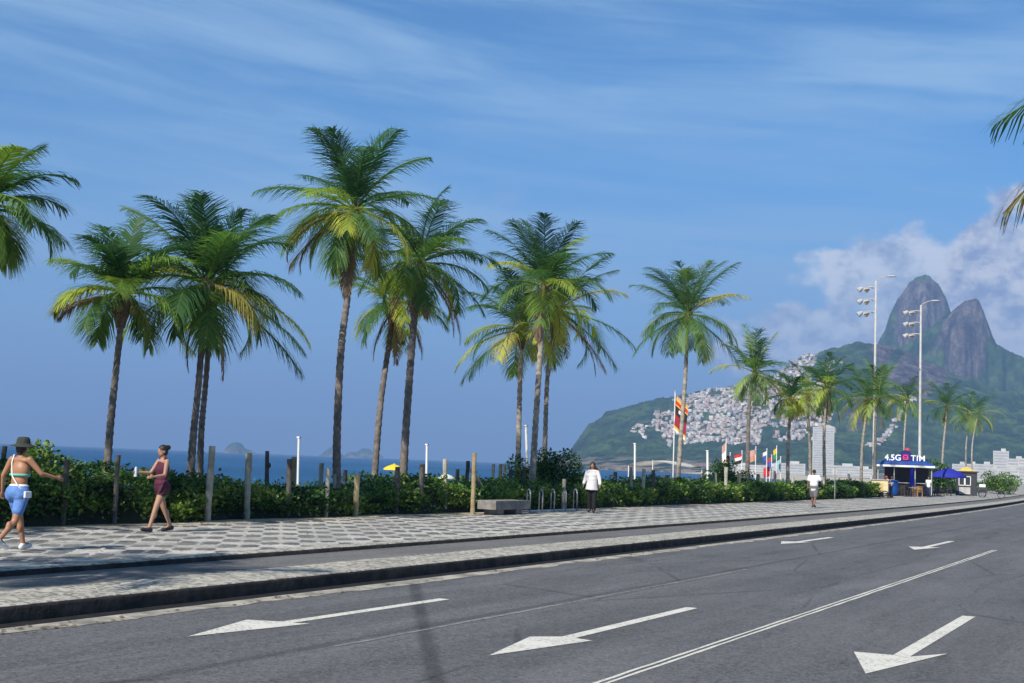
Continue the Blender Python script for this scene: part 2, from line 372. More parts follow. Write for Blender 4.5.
# ------------------------------------------------------------------ ground surfaces
def strip(name,x0,x1,z,mat,ys,kind='structure',z1=None,jit0=0,jit1=0,seed=0,edge_drop=None,nx=1):
    """long sheet following the avenue between offsets x0<x1; optional ragged edges"""
    rnd=np.random.RandomState(seed); ys=np.asarray(ys,float)
    cxs=np.array([curve(y) for y in ys]); z1=z if z1 is None else z1
    a=x0+cxs+(jit0*fbm(ys*1.7,ys*0+seed,4,seed) if jit0 else 0); b=x1+cxs+(jit1*fbm(ys*1.7,ys*0+seed+9,4,seed+3) if jit1 else 0)
    V=[]; 
    for i in range(nx+1):
        t=i/nx; V.append(np.stack([a+(b-a)*t,ys,np.full_like(ys,z+(z1-z)*t)],1))
    V=np.stack(V,1).reshape(-1,3); F=[]
    k=nx+1
    for j in range(len(ys)-1):
        for i in range(nx): F.append((j*k+i,j*k+i+1,(j+1)*k+i+1,(j+1)*k+i))
    me=mesh_np(name,V,F); o=link(name,me,mat); tag(o,kind=kind); return o
YS=np.concatenate([np.arange(-40,60,1.0),np.arange(60,260,4.0),np.arange(260,1500,30.0)])
YF=np.concatenate([np.arange(-20,60,.12),np.arange(60,160,.5),np.arange(160,500,4)])
def asphalt(name,base,patches=True):
    m=bpy.data.materials.new(name); m.use_nodes=True; nt=m.node_tree; nt.nodes.clear(); n=N(nt)
    t=n('ShaderNodeTexCoord'); v=t.outputs['Object']
    big=n('ShaderNodeTexNoise',{'Vector':v,'Scale':.35,'Detail':6,'Roughness':.6}).outputs[0]
    mp=n('ShaderNodeMapping',{'Vector':v,'Scale':(1.1,.12,1)})
    lane=n('ShaderNodeTexNoise',{'Vector':mp.outputs[0],'Scale':1.6,'Detail':5,'Roughness':.65}).outputs[0]
    med=n('ShaderNodeTexNoise',{'Vector':v,'Scale':9,'Detail':5,'Roughness':.7}).outputs[0]
    agg=n('ShaderNodeTexVoronoi',{'Vector':v,'Scale':55.0}).outputs['Color']
    aggv=n('ShaderNodeSeparateColor',{0:agg}).outputs[0]
    agg2=n('ShaderNodeTexVoronoi',{'Vector':v,'Scale':24.0}).outputs['Color']
    agg2v=n('ShaderNodeSeparateColor',{0:agg2}).outputs[1]
    s=n.m('ADD',n.m('MULTIPLY',n.m('SUBTRACT',big,.5),.6),n.m('MULTIPLY',n.m('SUBTRACT',lane,.5),1.0))
    s=n.m('ADD',s,n.m('MULTIPLY',n.m('SUBTRACT',med,.5),.5))
    s=n.m('ADD',s,n.m('MULTIPLY',n.m('SUBTRACT',aggv,.5),.7))
    s=n.m('ADD',s,n.m('MULTIPLY',n.m('SUBTRACT',agg2v,.5),.35))
    s=n.m('ADD',s,1.0)
    sep=n('ShaderNodeSeparateXYZ',{0:v})
    xx,yy=sep.outputs[0],sep.outputs[1]
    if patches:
        # dark soft-edged band across the lanes, an oil-dark seam between lanes 2 and 3 and worn seams
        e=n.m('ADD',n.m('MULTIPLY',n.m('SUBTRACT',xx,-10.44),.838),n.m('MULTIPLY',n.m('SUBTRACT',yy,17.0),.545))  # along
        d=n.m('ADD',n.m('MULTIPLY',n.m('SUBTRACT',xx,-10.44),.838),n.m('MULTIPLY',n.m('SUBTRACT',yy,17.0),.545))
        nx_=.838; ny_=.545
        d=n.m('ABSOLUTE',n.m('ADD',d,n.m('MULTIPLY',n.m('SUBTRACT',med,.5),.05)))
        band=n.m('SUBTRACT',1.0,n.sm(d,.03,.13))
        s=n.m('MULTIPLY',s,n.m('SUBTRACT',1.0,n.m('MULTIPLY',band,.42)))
        # tar seam at x=-7.4 near and wheel-polished strips
        def seam(x,wd,dark,nzv):
            q=n.m('ABSOLUTE',n.m('ADD',n.m('SUBTRACT',xx,x),n.m('MULTIPLY',n.m('SUBTRACT',nzv,.5),.25)))
            return n.m('SUBTRACT',1.0,n.m('MULTIPLY',n.m('SUBTRACT',1.0,n.sm(q,wd*.4,wd)),dark))
        s=n.m('MULTIPLY',s,seam(-7.45,.10,.30,med)); s=n.m('MULTIPLY',s,seam(-5.9,.8,.12,lane)); s=n.m('MULTIPLY',s,seam(-8.6,.8,.08,lane))
        s=n.m('MULTIPLY',s,seam(-2.2,.7,.1,lane))
        cr=n('ShaderNodeTexVoronoi',{'Vector':n('ShaderNodeMapping',{'Vector':v,'Scale':(1,.25,1)}).outputs[0],'Scale':.55},feature='DISTANCE_TO_EDGE').outputs[0]
        crm=n.m('MULTIPLY',n.m('SUBTRACT',1.0,n.sm(cr,.004,.016)),n.sm(big,.44,.56))
        s=n.m('MULTIPLY',s,n.m('SUBTRACT',1.0,n.m('MULTIPLY',crm,.35)))
        spot=n.sm(n('ShaderNodeTexNoise',{'Vector':mp.outputs[0],'Scale':6.0,'Detail':3}).outputs[0],.66,.74)
        s=n.m('MULTIPLY',s,n.m('SUBTRACT',1.0,n.m('MULTIPLY',spot,.3)))
    c=n.mix(1.0,(*base,),n('ShaderNodeCombineColor',{0:s,1:s,2:s}).outputs[0],'MULTIPLY')
    b=n('ShaderNodeBsdfPrincipled',{'Base Color':c,'Roughness':.82,'Specular IOR Level':.35})
    bh=n.m('ADD',n.m('MULTIPLY',aggv,.6),med)
    bp=n('ShaderNodeBump',{'Height':bh,'Strength':.35,'Distance':.01}); nt.links.new(bp.outputs[0],b.inputs['Normal'])
    n('ShaderNodeOutputMaterial',{0:b.outputs[0]}); return m
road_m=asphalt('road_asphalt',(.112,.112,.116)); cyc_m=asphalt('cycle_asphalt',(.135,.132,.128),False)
ground_m=M('packed_soil',(.16,.13,.09),.95,.3,.3,.3,5)
sand_m=M('beach_sand',(.46,.40,.30),.95,.12,2,.4,12)
def white_line(name):
    m=bpy.data.materials.new(name); m.use_nodes=True; nt=m.node_tree; nt.nodes.clear(); n=N(nt)
    v=n('ShaderNodeTexCoord').outputs['Object']
    a=n('ShaderNodeTexNoise',{'Vector':v,'Scale':22,'Detail':6,'Roughness':.75}).outputs[0]
    b=n('ShaderNodeTexNoise',{'Vector':v,'Scale':2.2,'Detail':4}).outputs[0]
    wear=n.m('ADD',n.m('MULTIPLY',n.sm(a,.47,.62),n.sm(b,.35,.62)),n.m('MULTIPLY',n.sm(a,.56,.66),.5),clamp=True)
    c=n.mix(wear,(.66,.64,.57),(.26,.25,.235))
    p=n('ShaderNodeBsdfPrincipled',{'Base Color':c,'Roughness':.7}); n('ShaderNodeOutputMaterial',{0:p.outputs[0]}); return m
line_m=white_line('road_paint')
faint_m=M('worn_road_paint',(.20,.195,.19),.8,.35,9)
# promenade: small black and white stones laid in a wave pattern
def promenade_mat():
    m=bpy.data.materials.new('mosaic_pavement'); m.use_nodes=True; nt=m.node_tree; nt.nodes.clear(); n=N(nt)
    v=n('ShaderNodeTexCoord').outputs['Object']
    vo=n('ShaderNodeTexVoronoi',{'Vector':v,'Scale':17.0,'Randomness':.6})
    st=n('ShaderNodeSeparateColor',{0:vo.outputs['Color']}).outputs[0]
    p=n('ShaderNodeSeparateXYZ',{0:vo.outputs['Position']})
    x,y=p.outputs[0],p.outputs[1]
    k=2*math.pi/1.3
    wx=n('ShaderNodeTexNoise',{'Vector':v,'Scale':.9,'Detail':4}).outputs[0]; x=n.m('ADD',n.m('MULTIPLY',x,1.5),n.m('MULTIPLY',wx,1.0)); y=n.m('ADD',n.m('MULTIPLY',y,1.15),n.m('MULTIPLY',wx,-1.1))
    sxx=n.m('SINE',n.m('ADD',n.m('MULTIPLY',x,k),n.m('MULTIPLY',n.m('SINE',n.m('MULTIPLY',y,k)),1.25)))
    syy=n.m('SINE',n.m('ADD',n.m('MULTIPLY',y,k),n.m('MULTIPLY',n.m('SINE',n.m('MULTIPLY',x,k)),1.25)))
    d=n.m('MULTIPLY',sxx,syy)
    dark=n.sm(d,.02,.10)
    wh=n.mix(st,(.42,.405,.37),(.68,.65,.59)); bk=n.mix(st,(.035,.035,.04),(.12,.118,.12))
    edge=n.m('SUBTRACT',0.0,x)
    # plain pale border along the kerb
    bx=n('ShaderNodeSeparateXYZ',{0:v}).outputs[0]
    big=n('ShaderNodeTexNoise',{'Vector':v,'Scale':.9,'Detail':6,'Roughness':.65}).outputs[0]
    dirt=n.ramp(big,[(.34,.58),(.66,1.06)])
    c=n.mix(n.m('MULTIPLY',dark,n.ramp(big,[(.34,.45),(.6,.95)])),wh,bk)
    c=n.mix(1.0,c,dirt,'MULTIPLY')
    gap=n('ShaderNodeTexVoronoi',{'Vector':v,'Scale':17.0,'Randomness':.6},feature='DISTANCE_TO_EDGE').outputs[0]
    c=n.mix(n.m('MULTIPLY',n.m('SUBTRACT',1.0,n.sm(gap,.02,.09)),.5),c,(.09,.08,.07))
    pr=n('ShaderNodeBsdfPrincipled',{'Base Color':c,'Roughness':.75})
    bp=n('ShaderNodeBump',{'Height':n.m('MINIMUM',gap,.15),'Strength':.5,'Distance':.05}); nt.links.new(bp.outputs[0],pr.inputs['Normal'])
    n('ShaderNodeOutputMaterial',{0:pr.outputs[0]}); return m
prom_m=promenade_mat()
def speckle(name,a,b,scale):
    m=bpy.data.materials.new(name); m.use_nodes=True; nt=m.node_tree; nt.nodes.clear(); n=N(nt)
    v=n('ShaderNodeTexCoord').outputs['Object']
    s=n('ShaderNodeSeparateColor',{0:n('ShaderNodeTexVoronoi',{'Vector':v,'Scale':scale}).outputs['Color']}).outputs[0]
    big=n('ShaderNodeTexNoise',{'Vector':v,'Scale':1.3,'Detail':6,'Roughness':.7}).outputs[0]
    c=n.mix(n.sm(s,.1,.75),a,b); c=n.mix(1.0,c,n.ramp(big,[(.3,.7),(.7,1.1)]),'MULTIPLY')
    p=n('ShaderNodeBsdfPrincipled',{'Base Color':c,'Roughness':.85})
    bp=n('ShaderNodeBump',{'Height':s,'Strength':.4,'Distance':.02}); nt.links.new(bp.outputs[0],p.inputs['Normal'])
    n('ShaderNodeOutputMaterial',{0:p.outputs[0]}); return m
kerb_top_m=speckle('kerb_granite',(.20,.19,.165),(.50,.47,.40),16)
kerb_face_m=M('kerb_face_shaded',(.035,.033,.032),.95,.4,4,.4,20,spec=.2)  # shade of the road-side face painted in as a near-black base colour
gutter_m=M('gutter_concrete',(.30,.28,.235),.9,.5,2.2,.4,20)

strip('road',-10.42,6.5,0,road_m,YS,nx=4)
strip('gutter',-10.46,-10.13,.004,gutter_m,YF,jit1=.13,seed=4)
def kerb(name,x0,x1,zt,zb,seed,top_m,face_m):
    """granite kerb: flat top, weathered front face painted dark for its shade (towards +x), in blocks"""
    ys=np.concatenate([np.arange(-20,60,.25),np.arange(60,200,1.0),np.arange(200,1000,20)])
    j=fbm(ys*2.3,ys*0+seed,3,seed); cxs=np.array([curve(y) for y in ys]); o_=np.zeros_like(ys)
    prof=[(x0,zt,0),(x1-.05,zt,0),(x1-.012,zt-.012,.5),(x1+.0,zt-.05,1),(x1+.012,zb,1)]
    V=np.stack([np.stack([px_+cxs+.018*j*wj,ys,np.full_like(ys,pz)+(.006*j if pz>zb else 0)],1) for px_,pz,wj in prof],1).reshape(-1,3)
    F=[];mi=[];k=len(prof)
    for a in range(len(ys)-1):
        for i in range(k-1): F.append((a*k+i,a*k+i+1,(a+1)*k+i+1,(a+1)*k+i)); mi.append(0 if i<2 else 1)
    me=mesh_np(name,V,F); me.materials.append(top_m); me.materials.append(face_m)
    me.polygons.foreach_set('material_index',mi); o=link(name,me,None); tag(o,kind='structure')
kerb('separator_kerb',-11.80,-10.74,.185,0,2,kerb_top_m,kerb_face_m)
strip('separator_kerb_foot',-10.735,-10.425,.002,M('dark_gutter',(.018,.018,.02),.8,.3,5,spec=.2),YF,jit1=.08,seed=8)  # near-black strip along the kerb foot, ragged on the road side
strip('cycle_path',-13.10,-11.80,.180,cyc_m,YS,nx=2)
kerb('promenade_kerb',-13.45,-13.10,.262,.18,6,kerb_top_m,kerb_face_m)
strip('promenade',-19.6,-13.45,.256,prom_m,YS,nx=3)
strip('planting_bed_soil',-25,-19.6,.24,M('bed_soil',(.10,.08,.055),.95,.4,2,.5,8),YS)
strip('sand',-19.9,-19.05,.262,M('spilled_sand',(.42,.36,.26),.95,.25,6,.5,20),YF,jit1=.42,seed=3,kind='stuff')
# lane lines
def line(x0,x1,y0,y1,mat=line_m,name='lane_line',jit=.0,seed=0):
    ys=np.arange(y0,y1+.01,.1 if y1-y0<60 else .5)
    return strip(name,x0,x1,.004,mat,ys,jit0=jit,jit1=jit,seed=seed)
line(-4.465,-4.425,2,37.0,jit=.012,seed=1); line(-4.385,-4.345,2,37.0,jit=.012,seed=2)
line(-7.34,-7.28,10.5,24,faint_m,jit=.03,seed=5)
def arrow(tip,lbarb,rbarb,neck,width,length,name='lane_arrow'):
    """painted arrow pointing down the road towards -y"""
    tx,ty=tip; Z=.005
    pts=[(tx,ty),rbarb,(neck[0]+width/2,neck[1]),(neck[0]+width/2+.02,neck[1]+length),(neck[0]-width/2+.02,neck[1]+length),(neck[0]-width/2,neck[1]),lbarb]
    bm=bmesh.new(); vs=[bm.verts.new((x,y,Z)) for x,y in pts]
    bm.faces.new((vs[0],vs[1],vs[2],vs[5])); bm.faces.new((vs[0],vs[5],vs[6])); bm.faces.new((vs[2],vs[3],vs[4],vs[5]))
    o=bm_obj(name,bm,line_m); tag(o,kind='structure'); return o
arrow((-8.77,10.05),(-9.19,11.49),(-8.49,11.71),(-8.74,11.62),.16,3.4)
arrow((-5.88,11.01),(-6.18,12.5),(-5.54,12.69),(-5.84,12.75),.16,3.9)
arrow((-2.63,12.46),(-3.06,13.9),(-2.2,14.49),(-2.58,13.95),.17,4.7)
arrow((-9.25,33.3),(-9.6,34.6),(-8.9,35.2),(-9.2,34.9),.17,3.6)
arrow((-6.1,34.6),(-6.5,36.0),(-5.75,36.6),(-6.1,36.3),.17,4.4)

# land, beach, sea
def coast(y): return -72.0 if y<300 else -72.0-430*((y-300)/1200.0)**1.5
def sheet(name,fa,fb,z0,z1,mat,ys,nx=6,kind='structure',zf=None):
    V=[];F=[]
    for y in ys:
        a,b=fa(y),fb(y)
        for i in range(nx+1):
            t=i/nx; V.append((a+(b-a)*t,y,zf(t) if zf else z0+(z1-z0)*t))
    k=nx+1
    for j in range(len(ys)-1):
        for i in range(nx): F.append((j*k+i,j*k+i+1,(j+1)*k+i+1,(j+1)*k+i))
    o=link(name,mesh_np(name,V,F),mat,smooth=True); tag(o,kind=kind); return o
YL=list(range(-600,300,50))+list(range(300,1900,80))
sheet('ground',lambda y:coast(y)+46,lambda y:2500,-.03,-.03,ground_m,YL,nx=8)
sheet('beach_sand',lambda y:coast(y)-25,lambda y:coast(y)+46.2,-6,.2,sand_m,YL,nx=10,zf=lambda t:-5.5+5.5*min(1,t*1.05)**.8-.02)
def sea_mat():
    m=bpy.data.materials.new('sea_water'); m.use_nodes=True; nt=m.node_tree; nt.nodes.clear(); n=N(nt)
    v=n('ShaderNodeTexCoord').outputs['Object']
    mp=n('ShaderNodeMapping',{'Vector':v,'Scale':(1,.35,1),'Rotation':(0,0,R_(20))}).outputs[0]
    a=n('ShaderNodeTexNoise',{'Vector':mp,'Scale':.25,'Detail':8,'Roughness':.65}).outputs[0]
    big=n('ShaderNodeTexNoise',{'Vector':mp,'Scale':.006,'Detail':5}).outputs[0]
    c=n.mix(n.sm(big,.35,.65),(.002,.048,.145),(.004,.080,.20))
    c=n.mix(n.m('MULTIPLY',n.sm(a,.55,.75),.35),c,(.012,.12,.27))
    p=n('ShaderNodeBsdfPrincipled',{'Base Color':c,'Roughness':.35,'IOR':1.33,'Specular IOR Level':.16})
    bp=n('ShaderNodeBump',{'Height':a,'Strength':1.0,'Distance':2.0}); nt.links.new(bp.outputs[0],p.inputs['Normal'])
    n('ShaderNodeOutputMaterial',{0:p.outputs[0]}); return m
bm=bmesh.new(); bmesh.ops.create_grid(bm,x_segments=8,y_segments=8,size=11000,matrix=Matrix.Translation((0,0,-3.6)))
tag(bm_obj('sea_water',bm,sea_mat()),kind='structure')

# ------------------------------------------------------------------ mountains
def interp(tab,a):
    t=np.array(tab); return np.interp(a,t[:,0],t[:,1],left=-60,right=t[-1,1])
def terrain_z(azd,r):
    azd=np.asarray(azd,float); r=np.asarray(r,float)
    X=r*np.sin(np.radians(azd)); Y=r*np.cos(np.radians(azd))
    wob=fbm(X/420,Y/420,4,11)
    a2=azd+.25*fbm(r/300,azd*1.2,3,5)*np.clip(np.abs(r-2650)/400,0,1)
    # vidigal hill
    Hh=interp(HILL,a2); u=(2650-r)/(830+120*wob)
    S=np.where(u>=0,np.clip(1-u,0,1)**1.12,np.clip(1+u*.75,0,1))
    z=np.where(Hh>0,Hh*S,Hh)
    z=np.where(u>1,-8,z)
    # peaks: steep domes with sheer faces towards the viewer and the sides
    for tab,R0,face,fw,low in ((PEAK1,3550,110,1100,.52),(PEAK2,3150,90,1150,.50)):
        a3=azd+.12*fbm(r/160,azd*2,3,21)*np.clip(np.abs(r-R0)/200,0,1)
        Hp=interp(tab,a3); v=(R0-r)
        sh=fbm(azd*2.1,r/260,4,31)*40
        v=v+np.clip(v/60,0,1)*sh
        S=np.where(v>=0,np.where(v<face,1-(1-low)*(np.clip(v,0,face)/face)**1.5,low*np.clip(1-(v-face)/fw,0,1)**1.25),np.clip(1+v/520,0,1)**.8)
        zp=np.where(Hp>0,Hp*S,Hp)
        z=np.maximum(z,zp)
    slope_w=np.clip(z/30,0,1)
    z=z+slope_w*(fbm(X/110,Y/110,4,41)*16+fbm(X/26,Y/26,3,51)*7)
    # tree canopy
    cell=np.abs(fbm(X/9,Y/9,3,61))
    z=z+slope_w*6*(1-cell)
    return np.where(z<-8,-8,z)
def terrain(name,azs,rs):
    A,Rr=np.meshgrid(azs,rs,indexing='xy'); Z=terrain_z(A,Rr)
    # keep summit skylines crisp but natural
    X=Rr*np.sin(np.radians(A)); Y=Rr*np.cos(np.radians(A))
    V=np.stack([X,Y,Z],-1).reshape(-1,3); nr,na=A.shape
    idx=np.arange(nr*na).reshape(nr,na)
    F=np.stack([idx[:-1,:-1],idx[:-1,1:],idx[1:,1:],idx[1:,:-1]],-1).reshape(-1,4)
    def el_(a,z,ca,cz,ra,rz,tilt=0):
        da=(a-ca)/ra; dz=(z-cz-tilt*(a-ca))/rz; return 1-(da*da+dz*dz)
    az_=A.ravel(); el=np.degrees(np.arctan2(Z.ravel()-1.85,Rr.ravel())); zz=Z.ravel(); rr_=Rr.ravel()
    k1=el_(az_,zz,-9.9,440,1.35,150); k2=el_(az_,zz,-8.15,330,1.45,155); k3=el_(az_,zz,-10.3,225,2.2,95,-25); k4=el_(az_,zz,-12.6,95,.9,50)*.6
    green=el_(az_,zz,-9.35,400,.42,120,150)*.0
    rock=np.maximum.reduce([k1,k2,k3,k4]); rock=np.clip(rock*1.2+.35*fbm(az_*3,zz/55,4,91),0,1)
    band=np.exp(-((zz-(330+78*(az_+9.6)))/26)**2)*((az_>-11.6)&(az_<-8.3)&(rr_<3350)); rock=rock*(1-.95*band)
    cap_=np.clip((zz-(np.where(az_<-9.3,500,480)))/25,0,1); rock=rock*(1-.35*cap_)
    return mesh_np(name,V,F,{'rock':rock})
def mountain_mat():
    m=bpy.data.materials.new('forest_and_rock'); m.use_nodes=True; nt=m.node_tree; nt.nodes.clear(); n=N(nt)
    g=n('ShaderNodeNewGeometry'); P=g.outputs['Position']; sp=n('ShaderNodeSeparateXYZ',{0:P}); z=sp.outputs[2]
    nzv=n('ShaderNodeSeparateXYZ',{0:g.outputs['Normal']}).outputs[2]
    a=n('ShaderNodeTexNoise',{'Vector':P,'Scale':.05,'Detail':6,'Roughness':.7}).outputs[0]
    b=n('ShaderNodeTexNoise',{'Vector':P,'Scale':.008,'Detail':5}).outputs[0]
    str_=n('ShaderNodeTexNoise',{'Vector':n('ShaderNodeMapping',{'Vector':P,'Scale':(1,1,.12)}).outputs[0],'Scale':.035,'Detail':6,'Roughness':.7}).outputs[0]
    a3=n('ShaderNodeTexNoise',{'Vector':P,'Scale':.022,'Detail':8,'Roughness':.75}).outputs[0]
    forest=n.ramp(a3,[(.36,(.004,.016,.009)),(.5,(.022,.058,.020)),(.62,(.070,.120,.035))])
    fine=n('ShaderNodeTexNoise',{'Vector':P,'Scale':.13,'Detail':5,'Roughness':.75}).outputs[0]
    st2=n.m('ADD',n.m('MULTIPLY',str_,.65),n.m('MULTIPLY',fine,.35))
    rock=n.ramp(st2,[(.40,(.022,.021,.030)),(.5,(.075,.066,.076)),(.62,(.19,.165,.155))])
    k=n.m('ADD',nzv,n.m('ADD',n.m('MULTIPLY',n.m('SUBTRACT',b,.5),1.1),n.m('MULTIPLY',n.m('SUBTRACT',a,.5),.5)))
    rk=n('ShaderNodeAttribute',attribute_name='rock').outputs['Fac']
    hi=n.sm(n.m('ADD',rk,n.m('ADD',n.m('MULTIPLY',n.m('SUBTRACT',b,.5),1.3),n.m('MULTIPLY',n.m('SUBTRACT',a,.5),1.0))),.42,.56)
    lowr=n.m('MULTIPLY',n.m('SUBTRACT',1.0,n.sm(z,7,22)),n.sm(a3,.46,.54))
    c=n.mix(hi,forest,rock); c=n.mix(lowr,c,n.mix(a,(.12,.09,.07),(.34,.27,.21)))
    p=n('ShaderNodeBsdfPrincipled',{'Base Color':c,'Roughness':.95,'Specular IOR Level':.15})
    bp=n('ShaderNodeBump',{'Height':a,'Strength':1.0,'Distance':10.0}); nt.links.new(bp.outputs[0],p.inputs['Normal'])
    n('ShaderNodeOutputMaterial',{0:p.outputs[0]}); return m
mtn=mountain_mat()
azs=np.arange(-27.0,8.0,.045)
rs=np.concatenate([np.arange(1650,2700,9.0),np.arange(2700,3000,14.0),np.arange(3000,3160,4.5),np.arange(3160,3400,16.0),np.arange(3400,3560,5.0),np.arange(3560,4150,35.0)])
tag(link('mountains',terrain('mountains',azs,rs),mtn,smooth=True),kind='structure')
for i,(Ri,pr) in enumerate(ISLES):
    aa=np.arange(pr[0][0],pr[-1][0],.02); rr=np.linspace(Ri-120,Ri+120,20)
    A,Rr=np.meshgrid(aa,rr); base=np.interp(A,[p[0] for p in pr],[p[1] for p in pr])
    Z=(base+4)*np.clip(1-((Rr-Ri)/120)**2,0,1)-4+fbm(A*40,Rr/15,4,3)*2
    V=np.stack([Rr*np.sin(np.radians(A)),Rr*np.cos(np.radians(A)),Z],-1).reshape(-1,3); nr,na=A.shape; idx=np.arange(nr*na).reshape(nr,na)
    F=np.stack([idx[:-1,:-1],idx[:-1,1:],idx[1:,1:],idx[1:,:-1]],-1).reshape(-1,4)
    o=link('island',mesh_np('island',V,F),mtn,smooth=True)
    tag(o,kind='structure')

# ------------------------------------------------------------------ hillside houses
rnd=random.Random(5); nr_=np.random.RandomState(5)
def house_mat():
    m=bpy.data.materials.new('hillside_house_walls'); m.use_nodes=True; nt=m.node_tree; nt.nodes.clear(); n=N(nt)
    oi=n('ShaderNodeObjectInfo'); at=n('ShaderNodeAttribute',attribute_name='tint')
    r=n.m('FRACT',n.m('ADD',oi.outputs['Random'],at.outputs['Fac']))
    nt.nodes[-1]
    cr=n.ramp(r,[(0,(.38,.37,.35)),(.18,(.46,.45,.43)),(.34,(.32,.22,.18)),(.5,(.36,.29,.25)),(.62,(.62,.60,.57)),(.72,(.14,.12,.12)),(.84,(.34,.29,.25)),(.93,(.12,.15,.2)),(1,(.42,.40,.40))])
    p=n('ShaderNodeBsdfPrincipled',{'Base Color':cr,'Roughness':.9}); n('ShaderNodeOutputMaterial',{0:p.outputs[0]}); return m
hm=house_mat(); win_m=M('dark_window',(.03,.035,.045),.3,.2,1); roof_m=M('house_roof',(.30,.22,.18),.9,.4,.3,rand=.4)
def hill_house(v):
    """stacked irregular storeys with openings and a roof lip"""
    rr=random.Random(v); w_=rr.uniform(6,10); d_=rr.uniform(6,9); st=rr.choice([1,2,2,3]); bm=bmesh.new()
    for s in range(st):
        ww=w_*(1-.12*s*rr.random()); box(bm,(rr.uniform(-.4,.4)*s,0,1.5+3*s-1.5),(ww,d_,3.0 if s else 6.0))
    root=bm_obj('hillside_house',bm,hm)
    b2=bmesh.new()
    for s in range(st):
        for k in range(3):
            x=(k-1)*w_*.28; box(b2,(x,-d_/2-.03,1.7+3*s-.2),(1.2,.12,1.3))
            y=(k-1)*d_*.28; box(b2,(-w_/2-.03,y,1.7+3*s-.2),(.12,1.1,1.2))
    tops=bmesh.new(); box(tops,(0,0,3*st+.15),(w_*.96,d_*1.04,.3))
    if rr.random()<.5: cyl(tops,(w_*.2,0,3*st+.3),(w_*.2,0,3*st+1.6),.8,.7,8)
    r_=bm_obj('roof',tops,roof_m,root)
    return root,[r_],(w_,d_,st)
protos=[hill_house(v) for v in range(6)]
for p in protos: p[0].location=(0,0,-500)
def fav_mask(a,r):
    m=fbm(np.array([a*1.6]),np.array([r/130.]),4,77)[0]
    return m
spots=[]
tries=0
while len(spots)<3000 and tries<60000:
    tries+=1
    a=rnd.uniform(-22.6,-13.0); r=rnd.uniform(2080,2640)
    z=float(terrain_z(a,r)); 
    if z<36+50*fbm(np.array([a*2.2]),np.array([3.3]),3,6)[0]+10: continue
    f_=(r-2080)/560
    left_lim=-21.7+1.3*f_ if f_<.6 else -20.9+2.6*(f_-.6)
    if a<left_lim+1.3*fbm(np.array([r/45.]),np.array([a*2]),3,8)[0]: continue
    if a>-14.2 and f_>.8: continue
    if fav_mask(a,r)<-.26+.22*max(0,(a+17.0)/3.5)-.12*math.exp(-((a+18.6)/1.3)**2): continue
    spots.append((a,r,z-1.0))
for k in range(60):   # row climbing the slope above the kiosk
    t=k/59; a=-11.95+1.9*t+rnd.uniform(-.05,.05); r=1980+330*t+rnd.uniform(-14,14); spots.append((a,r,float(terrain_z(a,r))-1))
def pos(a,r): return r*math.sin(R_(a)),r*math.cos(R_(a))
spots.sort(key=lambda s:s[1])
used=set(); nth=0
pick=spots[:]; rnd.shuffle(pick); indiv=pick[:290]; rest=pick[290:]
for i,(a,r,z) in enumerate(indiv):
    pr=protos[i%6]; x,y=pos(a,r); rz=rnd.uniform(-.5,.5)-R_(a)
    if i<6: o=pr[0]; ch=None
    else:
        o=pr[0].copy(); COL.objects.link(o)
        for c in pr[1]:
            c2=c.copy(); COL.objects.link(c2); c2.parent=o
    o.location=(x,y,z); o.rotation_euler=(0,0,rz); sc=rnd.uniform(.6,.95); o.scale=(sc,sc,sc*rnd.uniform(.8,1.2))
    tag(o,'small box-like hillside house among hundreds of pale and brick ones on the green slope','house','houses crowded on the hillside')
# the others as one mass
VV=[];FF=[];TT=[];nV=0
cube=np.array([(x,y,z) for z in (-2,1) for y in (-.5,.5) for x in (-.5,.5)],float)
cf=np.array([(0,1,5,4),(1,3,7,5),(3,2,6,7),(2,0,4,6),(4,5,7,6)])
for a,r,z in rest:
    x,y=pos(a,r); w_=rnd.uniform(3,7.5); d_=rnd.uniform(4,8); h_=rnd.choice([2,3,3,4,5,6]); an=rnd.uniform(-.6,.6)-R_(a)
    c=cube*(w_,d_,1); c[:,2]=np.where(cube[:,2]<0,-3,h_)
    ca,sa=math.cos(an),math.sin(an); c=np.stack([c[:,0]*ca-c[:,1]*sa+x,c[:,0]*sa+c[:,1]*ca+y,c[:,2]+z],1)
    VV.append(c); FF.append(cf+nV); TT+= [rnd.random()]*8; nV+=8
o=link('hillside_houses_mass',mesh_np('hillside_houses_mass',np.concatenate(VV),np.concatenate(FF),{'tint':TT}),hm)
tag(o,'dense mass of further small pale and brick houses filling the hillside','houses','houses crowded on the hillside','stuff')

# ------------------------------------------------------------------ far apartment blocks and low buildings
bl_white=M('apartment_wall',(.48,.48,.46),.8,.1,.1,rand=.08); bl_grey=M('apartment_band',(.33,.34,.36),.5,.15,.2)
def block(a,r,wd,dp,fl,label,rz=0,name='apartment_block',col=None,cat='building',fh=3.1,group=None,base=0):
    x,y=pos(a,r); root=empty(name,(x,y,base),rz-R_(a),label=label,cat=cat,group=group)
    bm=bmesh.new(); box(bm,(0,0,fl*fh/2-2),(wd,dp,fl*fh+4)); bm_obj('wall',bm,col or bl_white,root)
    bm=bmesh.new(); box(bm,(0,0,fl*fh+.35),(wd*1.02,dp*1.02,.7)); box(bm,(wd*.15,0,fl*fh+2),(wd*.3,dp*.4,2.8)); bm_obj('roof',bm,col or bl_white,root)
    for i in range(fl):
        bm=bmesh.new(); box(bm,(0,-dp/2-.06,i*fh+1.6),(wd*.9,.25,1.2)); box(bm,(-wd/2-.06,0,i*fh+1.6),(.25,dp*.8,1.1)); bm_obj('window_band',bm,bl_grey,root)
    return root
